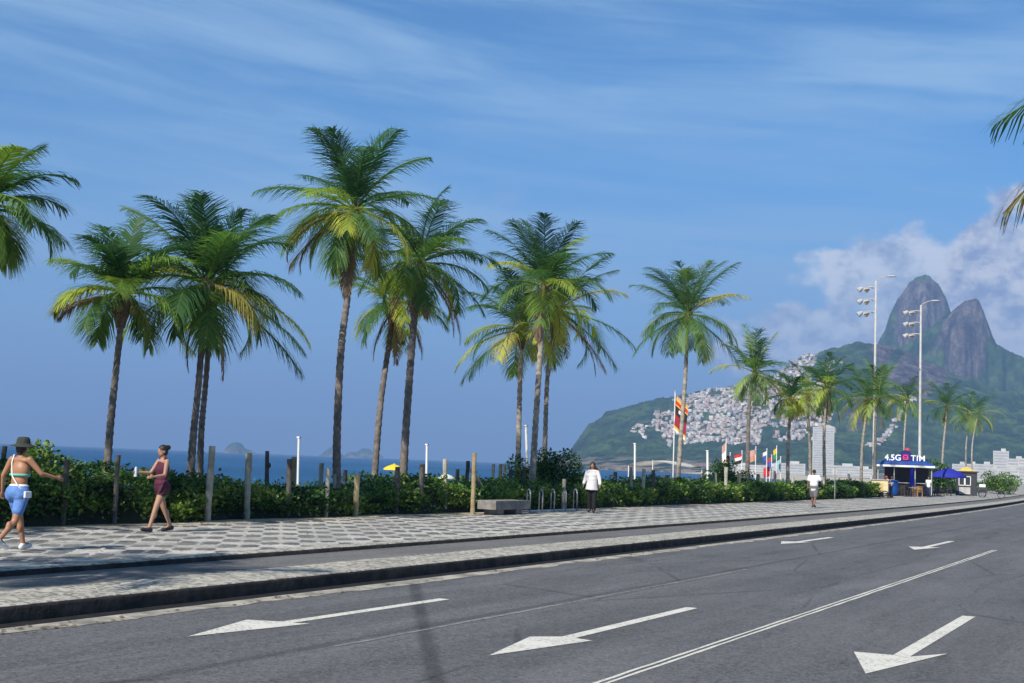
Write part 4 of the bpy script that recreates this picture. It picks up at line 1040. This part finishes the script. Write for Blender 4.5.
# ------------------------------------------------------------------ kiosk and the things around it
blue_m=M('kiosk_blue',(.012,.06,.26),.5,.15,2); navy=M('kiosk_dark_interior',(.012,.016,.03),.7,.3,3); deep=M('deep_blue_cloth',(.01,.02,.42),.7,.1,4)
pink=M('sign_pink',(.75,.04,.22),.5,.1,3); cream=M('cart_cream',(.62,.52,.30),.6,.12,4); woodc=M('chair_wood',(.40,.20,.07),.6,.25,6); bin_m=M('bin_blue',(.01,.13,.50),.4,.1,3)
KX,KY=-21.9,119.5
k=empty('beach_kiosk',(KX,KY,.256),R_(6),label='beach kiosk with a blue hipped roof, white edge and white lettering on top',cat='kiosk')
bm=bmesh.new(); box(bm,(0,1.0,.55),(4.4,3.0,1.1)); bm_obj('counter',bm,navy,k)
bm=bmesh.new(); box(bm,(0,1.6,1.35),(3.8,1.6,2.6)); bm_obj('back_wall',bm,navy,k)
bm=bmesh.new(); box(bm,(0,.35,1.13),(4.6,2.0,.06)); bm_obj('counter_top',bm,metal_grey,k)
for xx in (-2.3,-.9,.9,2.3):
    bm=bmesh.new(); cyl(bm,(xx,-.9,0),(xx,-.9,2.55),.05); bm_obj('column',bm,metal_grey,k)
bm=bmesh.new(); box(bm,(0,.8,2.62),(5.2,4.2,.17)); bm_obj('fascia',bm,white_paint,k)
bm=bmesh.new()
lo=[bm.verts.new(p) for p in ((-2.6,-1.3,2.71),(2.6,-1.3,2.71),(2.6,2.9,2.71),(-2.6,2.9,2.71))]; hi_=[bm.verts.new(p) for p in ((-1.1,.3,3.5),(1.1,.3,3.5),(1.1,1.3,3.5),(-1.1,1.3,3.5))]
for a in range(4): bm.faces.new((lo[a],lo[(a+1)%4],hi_[(a+1)%4],hi_[a]))
bm.faces.new(hi_); bm_obj('roof',bm,blue_m,k)
bm=bmesh.new(); cyl(bm,(0.05,-.55,3.45),(0.05,-.40,3.45),.62,.62,24); bm_obj('sign_disc',bm,M('sign_navy',(.008,.015,.14),.4,.1,2),k)
bm=bmesh.new(); ball(bm,(.1,.6,4.05),(.30,.30,.26),2); cyl(bm,(.1,.6,3.4),(.1,.6,4.0),.05); bm_obj('roof_finial',bm,M('faded_red',(.45,.06,.06),.6,.2,4),k,smooth=True)
def text(s,size,loc,mat,parent,name='sign_lettering',ext=.04,bold=.008,sp=1.1):
    cu=bpy.data.curves.new(name,'FONT'); cu.body=s; cu.size=size; cu.extrude=ext; cu.offset=bold; cu.align_x='CENTER'; cu.space_character=sp
    o=bpy.data.objects.new('tmp',cu); COL.objects.link(o); dg=bpy.context.evaluated_depsgraph_get()
    me=bpy.data.meshes.new_from_object(o.evaluated_get(dg)); bpy.data.objects.remove(o)
    me.materials.clear(); t=link(name,me,mat,parent); t.location=loc; t.rotation_euler=(math.pi/2,0,0); return t
sgn=M('sign_white',(.8,.8,.8),.5,.03,3)
text('4.5G',.74,(-1.05,-.62,3.12),sgn,k,bold=.014,sp=1.0); text('TIM',.72,(1.12,-.62,3.12),sgn,k)
bm=bmesh.new(); 
for (cx_,cz,sx_,sz_) in ((.05,3.60,.46,.10),(.05,3.24,.46,.10),(-.13,3.42,.10,.40),(.23,3.42,.10,.40),(.05,3.42,.2,.08)): box(bm,(cx_,-.60,cz),(sx_,.06,sz_))
bm_obj('sign_symbol',bm,pink,k)
parasol(-20.7,136.0,.25,2.75,1.75,(.010,.016,.28),'open deep blue parasol right of the kiosk',name='cafe_parasol',pole_m=metal_dark)
parasol(-20.6,115.4,.25,2.55,1.3,(.012,.02,.45),'closed deep blue parasol in front of the kiosk counter',closed=True,name='cafe_parasol',pole_m=metal_dark)
# bin
b=empty('rubbish_bin',(-22.0,114.5,.256),label='upright blue bin in front of the kiosk counter',cat='bin')
bm=bmesh.new(); tube(bm,[(0,0,0),(0,0,.1),(0,0,1.15),(0,0,1.2)],[.30,.36,.42,.44],16); bm_obj('body',bm,bin_m,b,smooth=False)
bm=bmesh.new(); tube(bm,[(0,0,1.2),(0,0,1.26),(0,0,1.36)],[.46,.46,.2],16); bm_obj('lid',bm,bin_m,b)
# food cart
def wheel(parent,c,r,w=.05,m=None,ax='x'):
    bm=bmesh.new(); cc=Vector(c); t=Vector((1,0,0)) if ax=='x' else Vector((0,1,0))
    u=Vector((0,0,1)); v=t.cross(u); pts=[cc+(u*math.cos(a)+v*math.sin(a))*r for a in np.linspace(0,2*math.pi,17)]
    tube(bm,pts,w*.5,6); ty=bm_obj('wheel',bm,black,parent,smooth=True)
    bm=bmesh.new()
    for a in np.linspace(0,2*math.pi,9)[:-1]: cyl(bm,cc,cc+(u*math.cos(a)+v*math.sin(a))*r,.008,.008,4)
    cyl(bm,cc-t*.05,cc+t*.05,.04,.04,8); bm_obj('spokes',bm,galv,ty)
c=empty('food_cart',(-20.5,101.5,.256),R_(8),label='cream wheeled food cart standing left of the kiosk',cat='cart')
bm=bmesh.new(); box(bm,(0,0,.85),(1.25,.8,.95),bev=.03); bm_obj('body',bm,cream,c)
bm=bmesh.new(); box(bm,(0,0,1.36),(1.4,.95,.06)); bm_obj('worktop',bm,metal_grey,c)
bm=bmesh.new(); box(bm,(-.66,0,.95),(.06,.7,1.25)); bm_obj('side_panel',bm,white_paint,c)
bm=bmesh.new(); box(bm,(0,-.42,.85),(.5,.03,.6)); bm_obj('door',bm,M('cart_panel',(.50,.38,.16),.6,.1,3),c)
bm=bmesh.new(); tube(bm,[(.62,.3,1.1),(1.0,.3,1.15),(1.0,-.3,1.15),(.62,-.3,1.1)],.02,6); bm_obj('handle',bm,galv,c)
for yy in (-.42,.42): wheel(c,(-.35,yy,.26),.26,.06,ax='y'); wheel(c,(.4,yy,.26),.26,.06,ax='y')
# chairs and table
def chair(x,y,rz,m,label,cat='chair',group='wooden chairs in front of the kiosk'):
    r=empty('cafe_chair',(x,y,.256),rz,label=label,cat=cat,group=group)
    bm=bmesh.new(); box(bm,(0,0,.45),(.44,.44,.04),bev=.008); bm_obj('seat',bm,m,r)
    for xx in (-.19,.19):
        for yy in (-.19,.19):
            bm=bmesh.new(); box(bm,(xx,yy,.225),(.045,.045,.45)); bm_obj('leg',bm,m,r)
    bm=bmesh.new()
    for xx in (-.19,.19): box(bm,(xx,.20,.68),(.045,.04,.46))
    for z in (.62,.74,.86): box(bm,(0,.20,z),(.36,.025,.07))
    bm_obj('backrest',bm,m,r); return r
dark_ch=M('chair_dark',(.025,.022,.03),.6,.2,5)
chair(-20.9,113.6,R_(150),woodc,'brown wooden chair left of the white table before the kiosk')
chair(-19.6,113.4,R_(-160),woodc,'brown wooden chair right of the white table before the kiosk')
chair(-20.3,115.0,R_(10),woodc,'brown wooden chair behind the white table before the kiosk')
tb=empty('cafe_table',(-20.2,114.0,.256),label='small table with a white top among the brown chairs before the kiosk',cat='table')
bm=bmesh.new(); cyl(bm,(0,0,.74),(0,0,.78),.42,.42,16); bm_obj('tabletop',bm,white_paint,tb)
for a in (0,1.57,3.14,4.71):
    bm=bmesh.new(); cyl(bm,(math.cos(a)*.3,math.sin(a)*.3,0),(math.cos(a)*.2,math.sin(a)*.2,.74),.025); bm_obj('leg',bm,woodc,tb)
for i,(x,y) in enumerate([(-20.4,122),(-19.7,123.5),(-20.6,125.5),(-19.9,127),(-21.0,129),(-19.8,130.5)]):
    chair(x,y,R_(40*i),dark_ch,'dark chair in the group of dark cafe furniture right of the kiosk',group='dark chairs right of the kiosk')
for i,(x,y) in enumerate([(-20.0,125),(-20.4,128.5)]):
    tb=empty('cafe_table',(x,y,.256),label=['dark round table nearest the kiosk under the blue parasol','dark round table further right of the kiosk'][i],cat='table')
    bm=bmesh.new(); cyl(bm,(0,0,.72),(0,0,.76),.45,.45,14); bm_obj('tabletop',bm,dark_ch,tb)
    bm=bmesh.new(); cyl(bm,(0,0,0),(0,0,.72),.05); cyl(bm,(0,0,0),(0,0,.04),.28,.25,12); bm_obj('pedestal',bm,dark_ch,tb)
# newsstand
ns=empty('newsstand',(-19.6,140.5,.256),R_(8),label='small dark booth with a yellow top and white window frame right of the kiosk',cat='booth')
bm=bmesh.new(); box(bm,(0,0,1.2),(2.1,1.8,2.4),bev=.04); bm_obj('wall',bm,M('booth_dark',(.03,.032,.04),.5,.2,3),ns)
bm=bmesh.new(); box(bm,(0,0,2.45),(2.4,2.1,.12)); bm_obj('roof',bm,M('booth_roof',(.05,.045,.04),.6,.2,3),ns)
bm=bmesh.new(); lo=[bm.verts.new(p) for p in ((-.9,-.7,2.52),(.9,-.7,2.52),(.9,.7,2.52),(-.9,.7,2.52))]; ap=bm.verts.new((0,0,3.0))
for a in range(4): bm.faces.new((lo[a],lo[(a+1)%4],ap))
bm.faces.new(lo[::-1]); bm_obj('roof_cap',bm,M('booth_yellow',(.55,.42,.10),.6,.2,3),ns)
for xx in (-.45,.15):
    bm=bmesh.new(); 
    for (ax_,az_,sx_,sz_) in ((0,1.95,.55,.07),(0,1.05,.55,.07),(-.26,1.5,.07,.9),(.26,1.5,.07,.9)): box(bm,(xx+ax_,-.93,az_),(sx_,.05,sz_))
    wf=bm_obj('window',bm,white_paint,ns); bm=bmesh.new(); box(bm,(xx,-.91,1.5),(.46,.02,.82)); bm_obj('pane',bm,win_m,wf)
bm=bmesh.new(); box(bm,(-.15,-.925,.5),(1.1,.03,.7)); bm_obj('poster_panel',bm,M('panel_grey',(.4,.4,.38),.6,.2,3),ns)
# cargo tricycle
tr=empty('cargo_tricycle',(-15.9,131.0,.256),R_(100),label='loaded cargo tricycle parked near the kerb at the far right',cat='tricycle')
for p in ((-.45,.9,.33),(.45,.9,.33),(0,-.8,.33)): wheel(tr,p,.33,.05)
bm=bmesh.new(); box(bm,(0,.9,.70),(.85,.9,.5),bev=.03); bm_obj('cargo_box',bm,metal_dark,tr)
bm=bmesh.new(); box(bm,(0,.9,1.10),(.6,.6,.28),bev=.06); bm_obj('load',bm,white_paint,tr)
bm=bmesh.new(); tube(bm,[(0,-.8,.33),(0,-.4,.40),(0,.4,.55)],.025,6); tube(bm,[(0,-.35,.4),(0,-.5,.95)],.02,6); tube(bm,[(0,-.8,.33),(0,-.45,.7),(0,.4,.7)],.02,6); bm_obj('frame',bm,metal_dark,tr)
bm=bmesh.new(); box(bm,(0,-.5,.98),(.18,.28,.06),bev=.02); bm_obj('saddle',bm,black,tr)
bm=bmesh.new(); tube(bm,[(-.3,.3,1.05),(0,.42,1.0),(.3,.3,1.05)],.015,6); bm_obj('handlebar',bm,galv,tr)

# ------------------------------------------------------------------ people
def remesh_obj(name,build,voxel,mat,parent,smooth_it=4):
    bm=bmesh.new(); build(bm); me=bpy.data.meshes.new(name); bm.to_mesh(me); bm.free()
    o=bpy.data.objects.new('tmp',me); COL.objects.link(o)
    r=o.modifiers.new('r','REMESH'); r.mode='VOXEL'; r.voxel_size=voxel
    s=o.modifiers.new('s','SMOOTH'); s.factor=.5; s.iterations=smooth_it
    dg=bpy.context.evaluated_depsgraph_get(); m2=bpy.data.meshes.new_from_object(o.evaluated_get(dg)); bpy.data.objects.remove(o); bpy.data.meshes.remove(me)
    m2.name=name; return link(name,m2,mat,parent,smooth=True)
def cap(bm,a,b,r0,r1):
    cyl(bm,a,b,r0,r1,14); ball(bm,a,r0,2); ball(bm,b,r1,2)
def dirv(f,ab,sx): return Vector((sx*math.sin(ab),math.sin(f)*math.cos(ab),-math.cos(f)*math.cos(ab)))
def person(loc,rz,label,Hs,legs,arms,skin,cloth_,hair,hair_m,lean=0,voxel=.011,build=1.0,torso_c=None,shoe_m=None,face=True,turn=0,hat=None,extra=None):
    """legs [(hip swing, knee bend, foot pitch)] left,right; arms [(forward, abduct, elbow)] left,right (degrees)"""
    s=Hs/1.65; root=empty('person',loc,rz,label=label,cat='person'); root.scale=(s,s,s)
    hz=.86; hips=Vector((0,0,hz)); J={}
    lean=R_(lean); up=Vector((0,math.sin(lean),math.cos(lean)))
    ch=hips+up*.34; nk=hips+up*.56; hd=nk+Vector((0,.025,0))+up*.145
    lowest=9
    for i,sx in enumerate((-1,1)):
        sw,kn,ft=[R_(v) for v in legs[i]]
        hp=hips+Vector((sx*.088,0,-.02)); kne=hp+Vector((0,math.sin(sw),-math.cos(sw)))*.40; an=kne+Vector((sx*-.01,math.sin(sw-kn),-math.cos(sw-kn)))*.385
        toe=an+Vector((sx*.02,math.cos(ft)*.16,-math.sin(-ft)*.0-math.sin(ft)*.16))+Vector((0,0,-.045))
        heel=an+Vector((0,-.035*math.cos(ft),-.05+.035*math.sin(ft)))
        J['hp',i],J['kn',i],J['an',i],J['toe',i],J['heel',i]=hp,kne,an,toe,heel
        lowest=min(lowest,toe.z-.032,heel.z-.035)
        f,ab,eb=[R_(v) for v in arms[i]]
        sh=nk+Vector((sx*.165*build,0,-.05)); el_=sh+dirv(f,ab,sx)*.275; wr=el_+dirv(f+eb,ab*.6,sx)*.245
        J['sh',i],J['el',i],J['wr',i]=sh,el_,wr; J['hdir',i]=dirv(f+eb,ab*.5,sx)
    off=Vector((0,0,-lowest))
    for k_ in J:
        if k_[0]!='hdir': J[k_]=J[k_]+off
    hips=hips+off; ch=ch+off; nk=nk+off; hd=hd+off
    b_=build
    def body(bm):
        ball(bm,hips+Vector((0,-.015,.02)),(.165*b_,.125*b_,.13),3); ball(bm,hips+up*.18,(.125*b_,.095*b_,.15),3); ball(bm,ch,(.155*b_,.105*b_,.17),3)
        ball(bm,nk-up*.06,(.17*b_,.075,.06),3); cap(bm,nk-up*.02,nk+up*.09,.056,.05)
        # head: skull, jaw, nose, ears
        q=Matrix.Rotation(R_(turn),3,'Z')
        ball(bm,hd+q@Vector((0,-.005,.02)),(.075,.092,.098),3); ball(bm,hd+q@Vector((0,.022,-.05)),(.055,.062,.062),3); ball(bm,hd+q@Vector((0,.094,-.012)),(.012,.016,.022),2)
        for sx in (-1,1): ball(bm,hd+q@Vector((sx*.076,0,-.005)),(.012,.02,.03),2)
        for i,sx in enumerate((-1,1)):
            cap(bm,J['hp',i],J['kn',i],.086*b_,.053); cap(bm,J['kn',i],J['an',i],.052,.034)
            m_=J['kn',i].lerp(J['an',i],.32)+Vector((0,-.018,0)); ball(bm,m_,(.047,.052,.09),2)
            ball(bm,J['hp',i]+Vector((0,-.045,-.0)),(.088*b_,.08*b_,.10),2)
            cap(bm,J['an',i],J['toe',i]+Vector((0,0,.008)),.034,.024); ball(bm,J['heel',i]+Vector((0,0,.01)),.03,2)
            cap(bm,J['sh',i],J['el',i],.050*b_,.036); cap(bm,J['el',i],J['wr',i],.037,.024)
            # hand: palm, four fingers, thumb
            d=J['hdir',i].normalized(); a=Vector((1,0,0)).cross(d); a=a.normalized() if a.length>.1 else Vector((0,1,0)); nrm=d.cross(a).normalized()*(-sx)
            pc=J['wr',i]+d*.045; ball(bm,pc,(.022,.036,.044),2,rot=Matrix((nrm,a,d)).transposed())
            for fi,(o_,l_) in enumerate(((-.027,.060),(-.009,.070),(.009,.066),(.026,.052))):
                p0=pc+d*.03+a*o_; p1=p0+(d+nrm*.25).normalized()*l_*.5; p2=p1+(d*.7+nrm*.7).normalized()*l_*.5
                cap(bm,p0,p1,.0095,.009); cap(bm,p1,p2,.009,.0075)
            t0=J['wr',i]+d*.02+a*.026; t1=t0+(d*.7+a*.8).normalized()*.035; t2=t1+(d+a*.1+nrm*.4).normalized()*.03
            cap(bm,t0,t1,.012,.010); cap(bm,t1,t2,.010,.008)
    remesh_obj('body',body,voxel,skin,root)
    for i in range(2):
        def shoe(bm,i=i):
            cap(bm,J['heel',i]+Vector((0,0,.005)),J['toe',i],.041,.036); ball(bm,J['an',i]+Vector((0,0,-.01)),(.040,.045,.035),2); cap(bm,J['heel',i].lerp(J['toe',i],.5),J['toe',i],.043,.038)
        remesh_obj('shoe',shoe,voxel,shoe_m,root,2)
    J.update({'hips':hips,'ch':ch,'nk':nk,'hd':hd,'up':up,'b':b_})
    for (nm,fn,m_) in cloth_: remesh_obj(nm,lambda bm,fn=fn:fn(bm,J),voxel,m_,root,3)
    if hair: remesh_obj('hair',lambda bm:hair(bm,J),voxel,hair_m,root,2)
    if face:
        q=Matrix.Rotation(R_(turn),3,'Z')
        for sx in (-1,1):
            bm=bmesh.new(); ball(bm,hd+q@Vector((sx*.03,.078,.012)),(.012,.006,.006),2); bm_obj('eye',bm,black,root,smooth=True)
            bm=bmesh.new(); ball(bm,hd+q@Vector((sx*.03,.080,.034)),(.018,.005,.004),1); bm_obj('eyebrow',bm,hair_m,root,smooth=True)
        bm=bmesh.new(); ball(bm,hd+q@Vector((0,.080,-.058)),(.022,.006,.007),2); bm_obj('mouth',bm,M('lips',(.30,.08,.07),.5,.1,5),root,smooth=True)
    if extra: extra(root,J)
    return root
skin_tan=M('skin_tan',(.34,.165,.09),.5,.08,5); skin_mid=M('skin_mid',(.36,.20,.13),.5,.08,5); skin_dk=M('skin_brown',(.20,.10,.06),.5,.08,5)
hair_d=M('dark_hair',(.018,.012,.010),.6,.4,30); hair_br=M('brown_hair',(.035,.014,.010),.6,.4,30)
white_sh=M('white_shoe',(.62,.62,.60),.6,.08,8); dark_sh=M('dark_shoe',(.02,.02,.025),.6,.2,8)
def shorts(l=.55,r=.098,waist=.10):
    def f(bm,J):
        b=J['b']; ball(bm,J['hips']+Vector((0,-.018,.02)),(.180*b,.142*b,.135),3); cap(bm,J['hips'],J['hips']+J['up']*waist,.125*b,.12*b)
        for i in range(2):
            cap(bm,J['hp',i],J['hp',i].lerp(J['kn',i],l),r*b,(r-.018)*b); ball(bm,J['hp',i]+Vector((0,-.048,0)),(.098*b,.092*b,.11),2)
    return f
def tank(bm,J):
    b=J['b']; ball(bm,J['hips']+J['up']*.08,(.168*b,.135*b,.11),3); ball(bm,J['hips']+J['up']*.18,(.140*b,.112*b,.16),3); ball(bm,J['ch']+Vector((0,0,.015)),(.170*b,.124*b,.185),3); ball(bm,J['ch']+Vector((0,.07,.01)),(.13,.07,.08),2)
    for sx in (-1,1): cap(bm,J['ch']+Vector((sx*.10,0,.08)),J['nk']+Vector((sx*.095,0,.02)),.035,.03)
def tee(sl=.55,length=.0):
    def f(bm,J):
        b=J['b']; ball(bm,J['hips']+J['up']*(.05-length),(.185*b,.150*b,.12+length),3); ball(bm,J['hips']+J['up']*.18,(.165*b,.135*b,.16),3); ball(bm,J['ch'],(.182*b,.135*b,.18),3); ball(bm,J['nk']-J['up']*.055,(.19*b,.09,.07),3)
        for i in range(2): cap(bm,J['sh',i],J['sh',i].lerp(J['el',i],min(sl,1)),.068*b,.060*b)
        if sl>1:
            for i in range(2): cap(bm,J['el',i],J['el',i].lerp(J['wr',i],sl-1),.058*b,.046*b)
    return f
def blouse(bm,J):
    b=J['b']; ball(bm,J['ch'],(.165*b,.125*b,.17),3); ball(bm,J['nk']-J['up']*.055,(.175*b,.085,.062),3)
    for i in range(2): cap(bm,J['sh',i]-Vector((0,0,.01)),J['el',i],.058,.062); cap(bm,J['el',i],J['el',i].lerp(J['wr',i],.75),.062,.055)
    cyl(bm,J['hips']+Vector((.01,-.01,-.13)),J['hips']+Vector((0,-.005,.28)),.225,.165,20)
def trousers(bm,J):
    b=J['b']; ball(bm,J['hips']+Vector((0,-.015,.0)),(.180*b,.14*b,.14),3)
    for i in range(2): cap(bm,J['hp',i],J['kn',i],.105*b,.078); cap(bm,J['kn',i],J['an',i]+Vector((0,0,.02)),.078,.072)
# woman with the hat
def hairA(bm,J): ball(bm,J['hd']+Vector((0,-.035,-.02)),(.085,.075,.09),3); ball(bm,J['hd']+Vector((0,-.06,-.09)),(.06,.04,.05),2)
def extraA(root,J):
    hd=J['hd']; g=M('hat_olive',(.03,.037,.03),.9,.2,12)
    bm=bmesh.new(); seg=20; prof=[(.02,.155),(.07,.15),(.092,.12),(.10,.06),(.105,.045),(.185,.012),(.192,.006),(.185,.004),(.10,.035)]
    rings=[[bm.verts.new(hd+Vector((math.cos(a)*r,math.sin(a)*r*1.08,z-.005+.008*math.sin(2*a)*(r>.12)))) for a in [2*math.pi*k/seg for k in range(seg)]] for r,z in prof]
    for a,b in zip(rings,rings[1:]):
        for k_ in range(seg): bm.faces.new((a[k_],a[(k_+1)%seg],b[(k_+1)%seg],b[k_]))
    bm.faces.new(rings[0]); bm_obj('hat',bm,g,root,smooth=True)
    bm=bmesh.new(); z0=J['ch']; st=[J['nk']+Vector((-.11,-.03,.02)),J['nk']+Vector((-.075,-.10,-.10)),z0+Vector((-.02,-.125,-.08)),J['hips']+Vector((.10,-.125,.13)),J['hips']+Vector((.175,-.05,.02))]
    tube(bm,st,.010,6); bm_obj('bag_strap',bm,white_paint,root)
    bm=bmesh.new(); box(bm,J['hips']+Vector((.20,-.01,-.01)),(.04,.13,.10),bev=.015); bm_obj('bag',bm,white_paint,root,smooth=False)
def bikini(bm,J):
    z=J['ch']-J['up']*.06
    for k_ in range(20):
        a=k_/20*2*math.pi; b=(k_+1)/20*2*math.pi
        cap(bm,z+Vector((.152*math.cos(a),.108*math.sin(a),0)),z+Vector((.152*math.cos(b),.108*math.sin(b),0)),.022,.022)
    ball(bm,z+Vector((-.06,.09,.01)),(.06,.05,.055),2); ball(bm,z+Vector((.06,.09,.01)),(.06,.05,.055),2)
def waistband(bm,J):
    z=J['hips']+J['up']*.115
    ball(bm,z,(.158,.125,.045),3)
person((-15.44,13.76,.26),R_(2),'woman walking in a dark hat, green bikini top and blue shorts, seen from behind',1.64,
 [(22,8,-5),(-16,30,28)],[(-12,22,25),(28,34,48)],skin_tan,
 [('bikini_top',bikini,M('bikini_green',(.12,.45,.36),.7,.1,8)),('shorts',shorts(.62,.100,.05),M('denim_shorts',(.10,.22,.52),.8,.15,14,1.0,9)),('waistband',waistband,white_paint)],
 hairA,hair_d,shoe_m=white_sh,face=False,extra=extraA,build=1.08)
# woman in maroon
def hairB(bm,J): ball(bm,J['hd']+Vector((0,-.018,.042)),(.086,.100,.090),3); ball(bm,J['hd']+Vector((0,-.04,-.01)),(.086,.075,.09),3); ball(bm,J['hd']+Vector((0,-.115,.075)),(.055,.055,.055),2)
def extraB(root,J):
    bm=bmesh.new(); w_=J['wr',1]+J['hdir',1]*.06; cyl(bm,w_+Vector((0,0,-.09)),w_+Vector((0,0,.07)),.034,.030,12); ball(bm,w_+Vector((0,0,.08)),.022,2)
    bm_obj('bottle',bm,M('pale_bottle',(.55,.6,.68),.25,.05,5),root)
maroon=M('maroon_cloth',(.075,.006,.030),.8,.15,8,1.0,9)
person((-17.5,19.05,.26),R_(160),'woman striding in a maroon tank top and shorts with her hair in a bun',1.64,
 [(20,4,-6),(-18,8,10)],[(12,10,70),(30,8,62)],skin_mid,
 [('tank_top',tank,maroon),('shorts',shorts(.30,.10,.06),M('dark_maroon_shorts',(.055,.008,.024),.8,.15,8))],
 hairB,hair_d,shoe_m=dark_sh,extra=extraB,turn=8,build=1.02)
# woman in white blouse
def hairC(bm,J):
    ball(bm,J['hd']+Vector((0,-.016,.04)),(.092,.100,.092),3); ball(bm,J['hd']+Vector((0,-.05,-.02)),(.092,.07,.10),3); cap(bm,J['hd']+Vector((-.03,-.07,-.02)),J['hd']+Vector((-.10,-.10,-.20)),.07,.05); cap(bm,J['hd']+Vector((.04,-.07,-.02)),J['hd']+Vector((.06,-.08,-.2)),.06,.045)
    cap(bm,J['hd']+Vector((-.06,-.05,-.05)),J['hd']+Vector((-.19,-.06,-.13)),.05,.025)
person((-17.86,40.5,.26),R_(196),'woman with long brown hair in a loose white blouse and black trousers',1.66,
 [(6,4,0),(-7,6,4)],[(4,14,22),(6,12,30)],skin_mid,
 [('blouse',blouse,M('white_blouse',(.60,.59,.60),.8,.08,8,1.0,9)),('trousers',trousers,black)],hairC,hair_br,shoe_m=dark_sh,voxel=.014,build=1.12)
# man in white shirt
def hairD(bm,J): ball(bm,J['hd']+Vector((0,-.02,.03)),(.082,.095,.085),3)
person((-15.4,61.0,.26),R_(4),'man in a white shirt and grey shorts walking away along the pavement',1.78,
 [(18,6,-4),(-18,16,16)],[(-14,12,12),(16,26,22)],skin_dk,
 [('shirt',tee(.6,.06),M('white_shirt',(.72,.71,.74),.8,.05,8,1.0,9)),('shorts',shorts(.85,.108,.05),M('grey_shorts',(.12,.115,.125),.8,.15,12,1.0,9))],hairD,hair_d,shoe_m=dark_sh,voxel=.016,face=False,build=1.15)
# vendor at the cart and people at the kiosk
person((-19.8,102.2,.26),R_(100),'vendor in a red cap bending over the cream food cart',1.7,
 [(4,6,0),(-4,6,0)],[(40,10,40),(50,10,30)],skin_dk,
 [('shirt',tee(.6,.02),M('pale_pink_shirt',(.45,.28,.24),.8,.1,8)),('trousers',trousers,M('dark_trousers',(.03,.03,.04),.8,.1,8))],lambda bm,J:ball(bm,J['hd']+Vector((0,-.01,.04)),(.09,.105,.085),3),M('red_cap',(.40,.04,.03),.7,.1,8),shoe_m=dark_sh,voxel=.02,face=False,lean=28,build=1.1)
person((-19.5,117.2,.26),R_(200),'customer in a white shirt standing at the right of the kiosk counter',1.68,
 [(3,4,0),(-3,4,0)],[(10,10,40),(5,10,30)],skin_dk,
 [('shirt',tee(.6,.04),white_paint),('trousers',trousers,M('jeans',(.04,.06,.12),.8,.1,8))],hairD,hair_d,shoe_m=dark_sh,voxel=.02,face=False)
person((-22.6,117.3,.26),R_(160),'customer in a pale pink top leaning at the left of the kiosk counter',1.62,
 [(3,4,0),(-3,4,0)],[(30,10,50),(30,10,50)],skin_mid,
 [('shirt',tee(.6,.04),M('pink_top',(.55,.36,.34),.8,.1,8)),('trousers',trousers,black)],hairD,hair_br,shoe_m=dark_sh,voxel=.02,face=False,lean=8)

# ------------------------------------------------------------------ air
bm=bmesh.new(); box(bm,(0,0,350-5),(24600,24600,710))
hz_=bm_obj('haze',bm,None); hz_.data.materials.clear()
m=bpy.data.materials.new('haze_air'); m.use_nodes=True; nt=m.node_tree; nt.nodes.clear(); n=N(nt)
pv=n('ShaderNodeVolumePrincipled',{'Color':(.32,.53,.94,1),'Density':HAZE_D,'Anisotropy':.0})
o_=n('ShaderNodeOutputMaterial'); nt.links.new(pv.outputs[0],o_.inputs['Volume']); hz_.data.materials.append(m); tag(hz_,kind='stuff',label='thin blue haze in the air over the sea and hills',cat='haze')
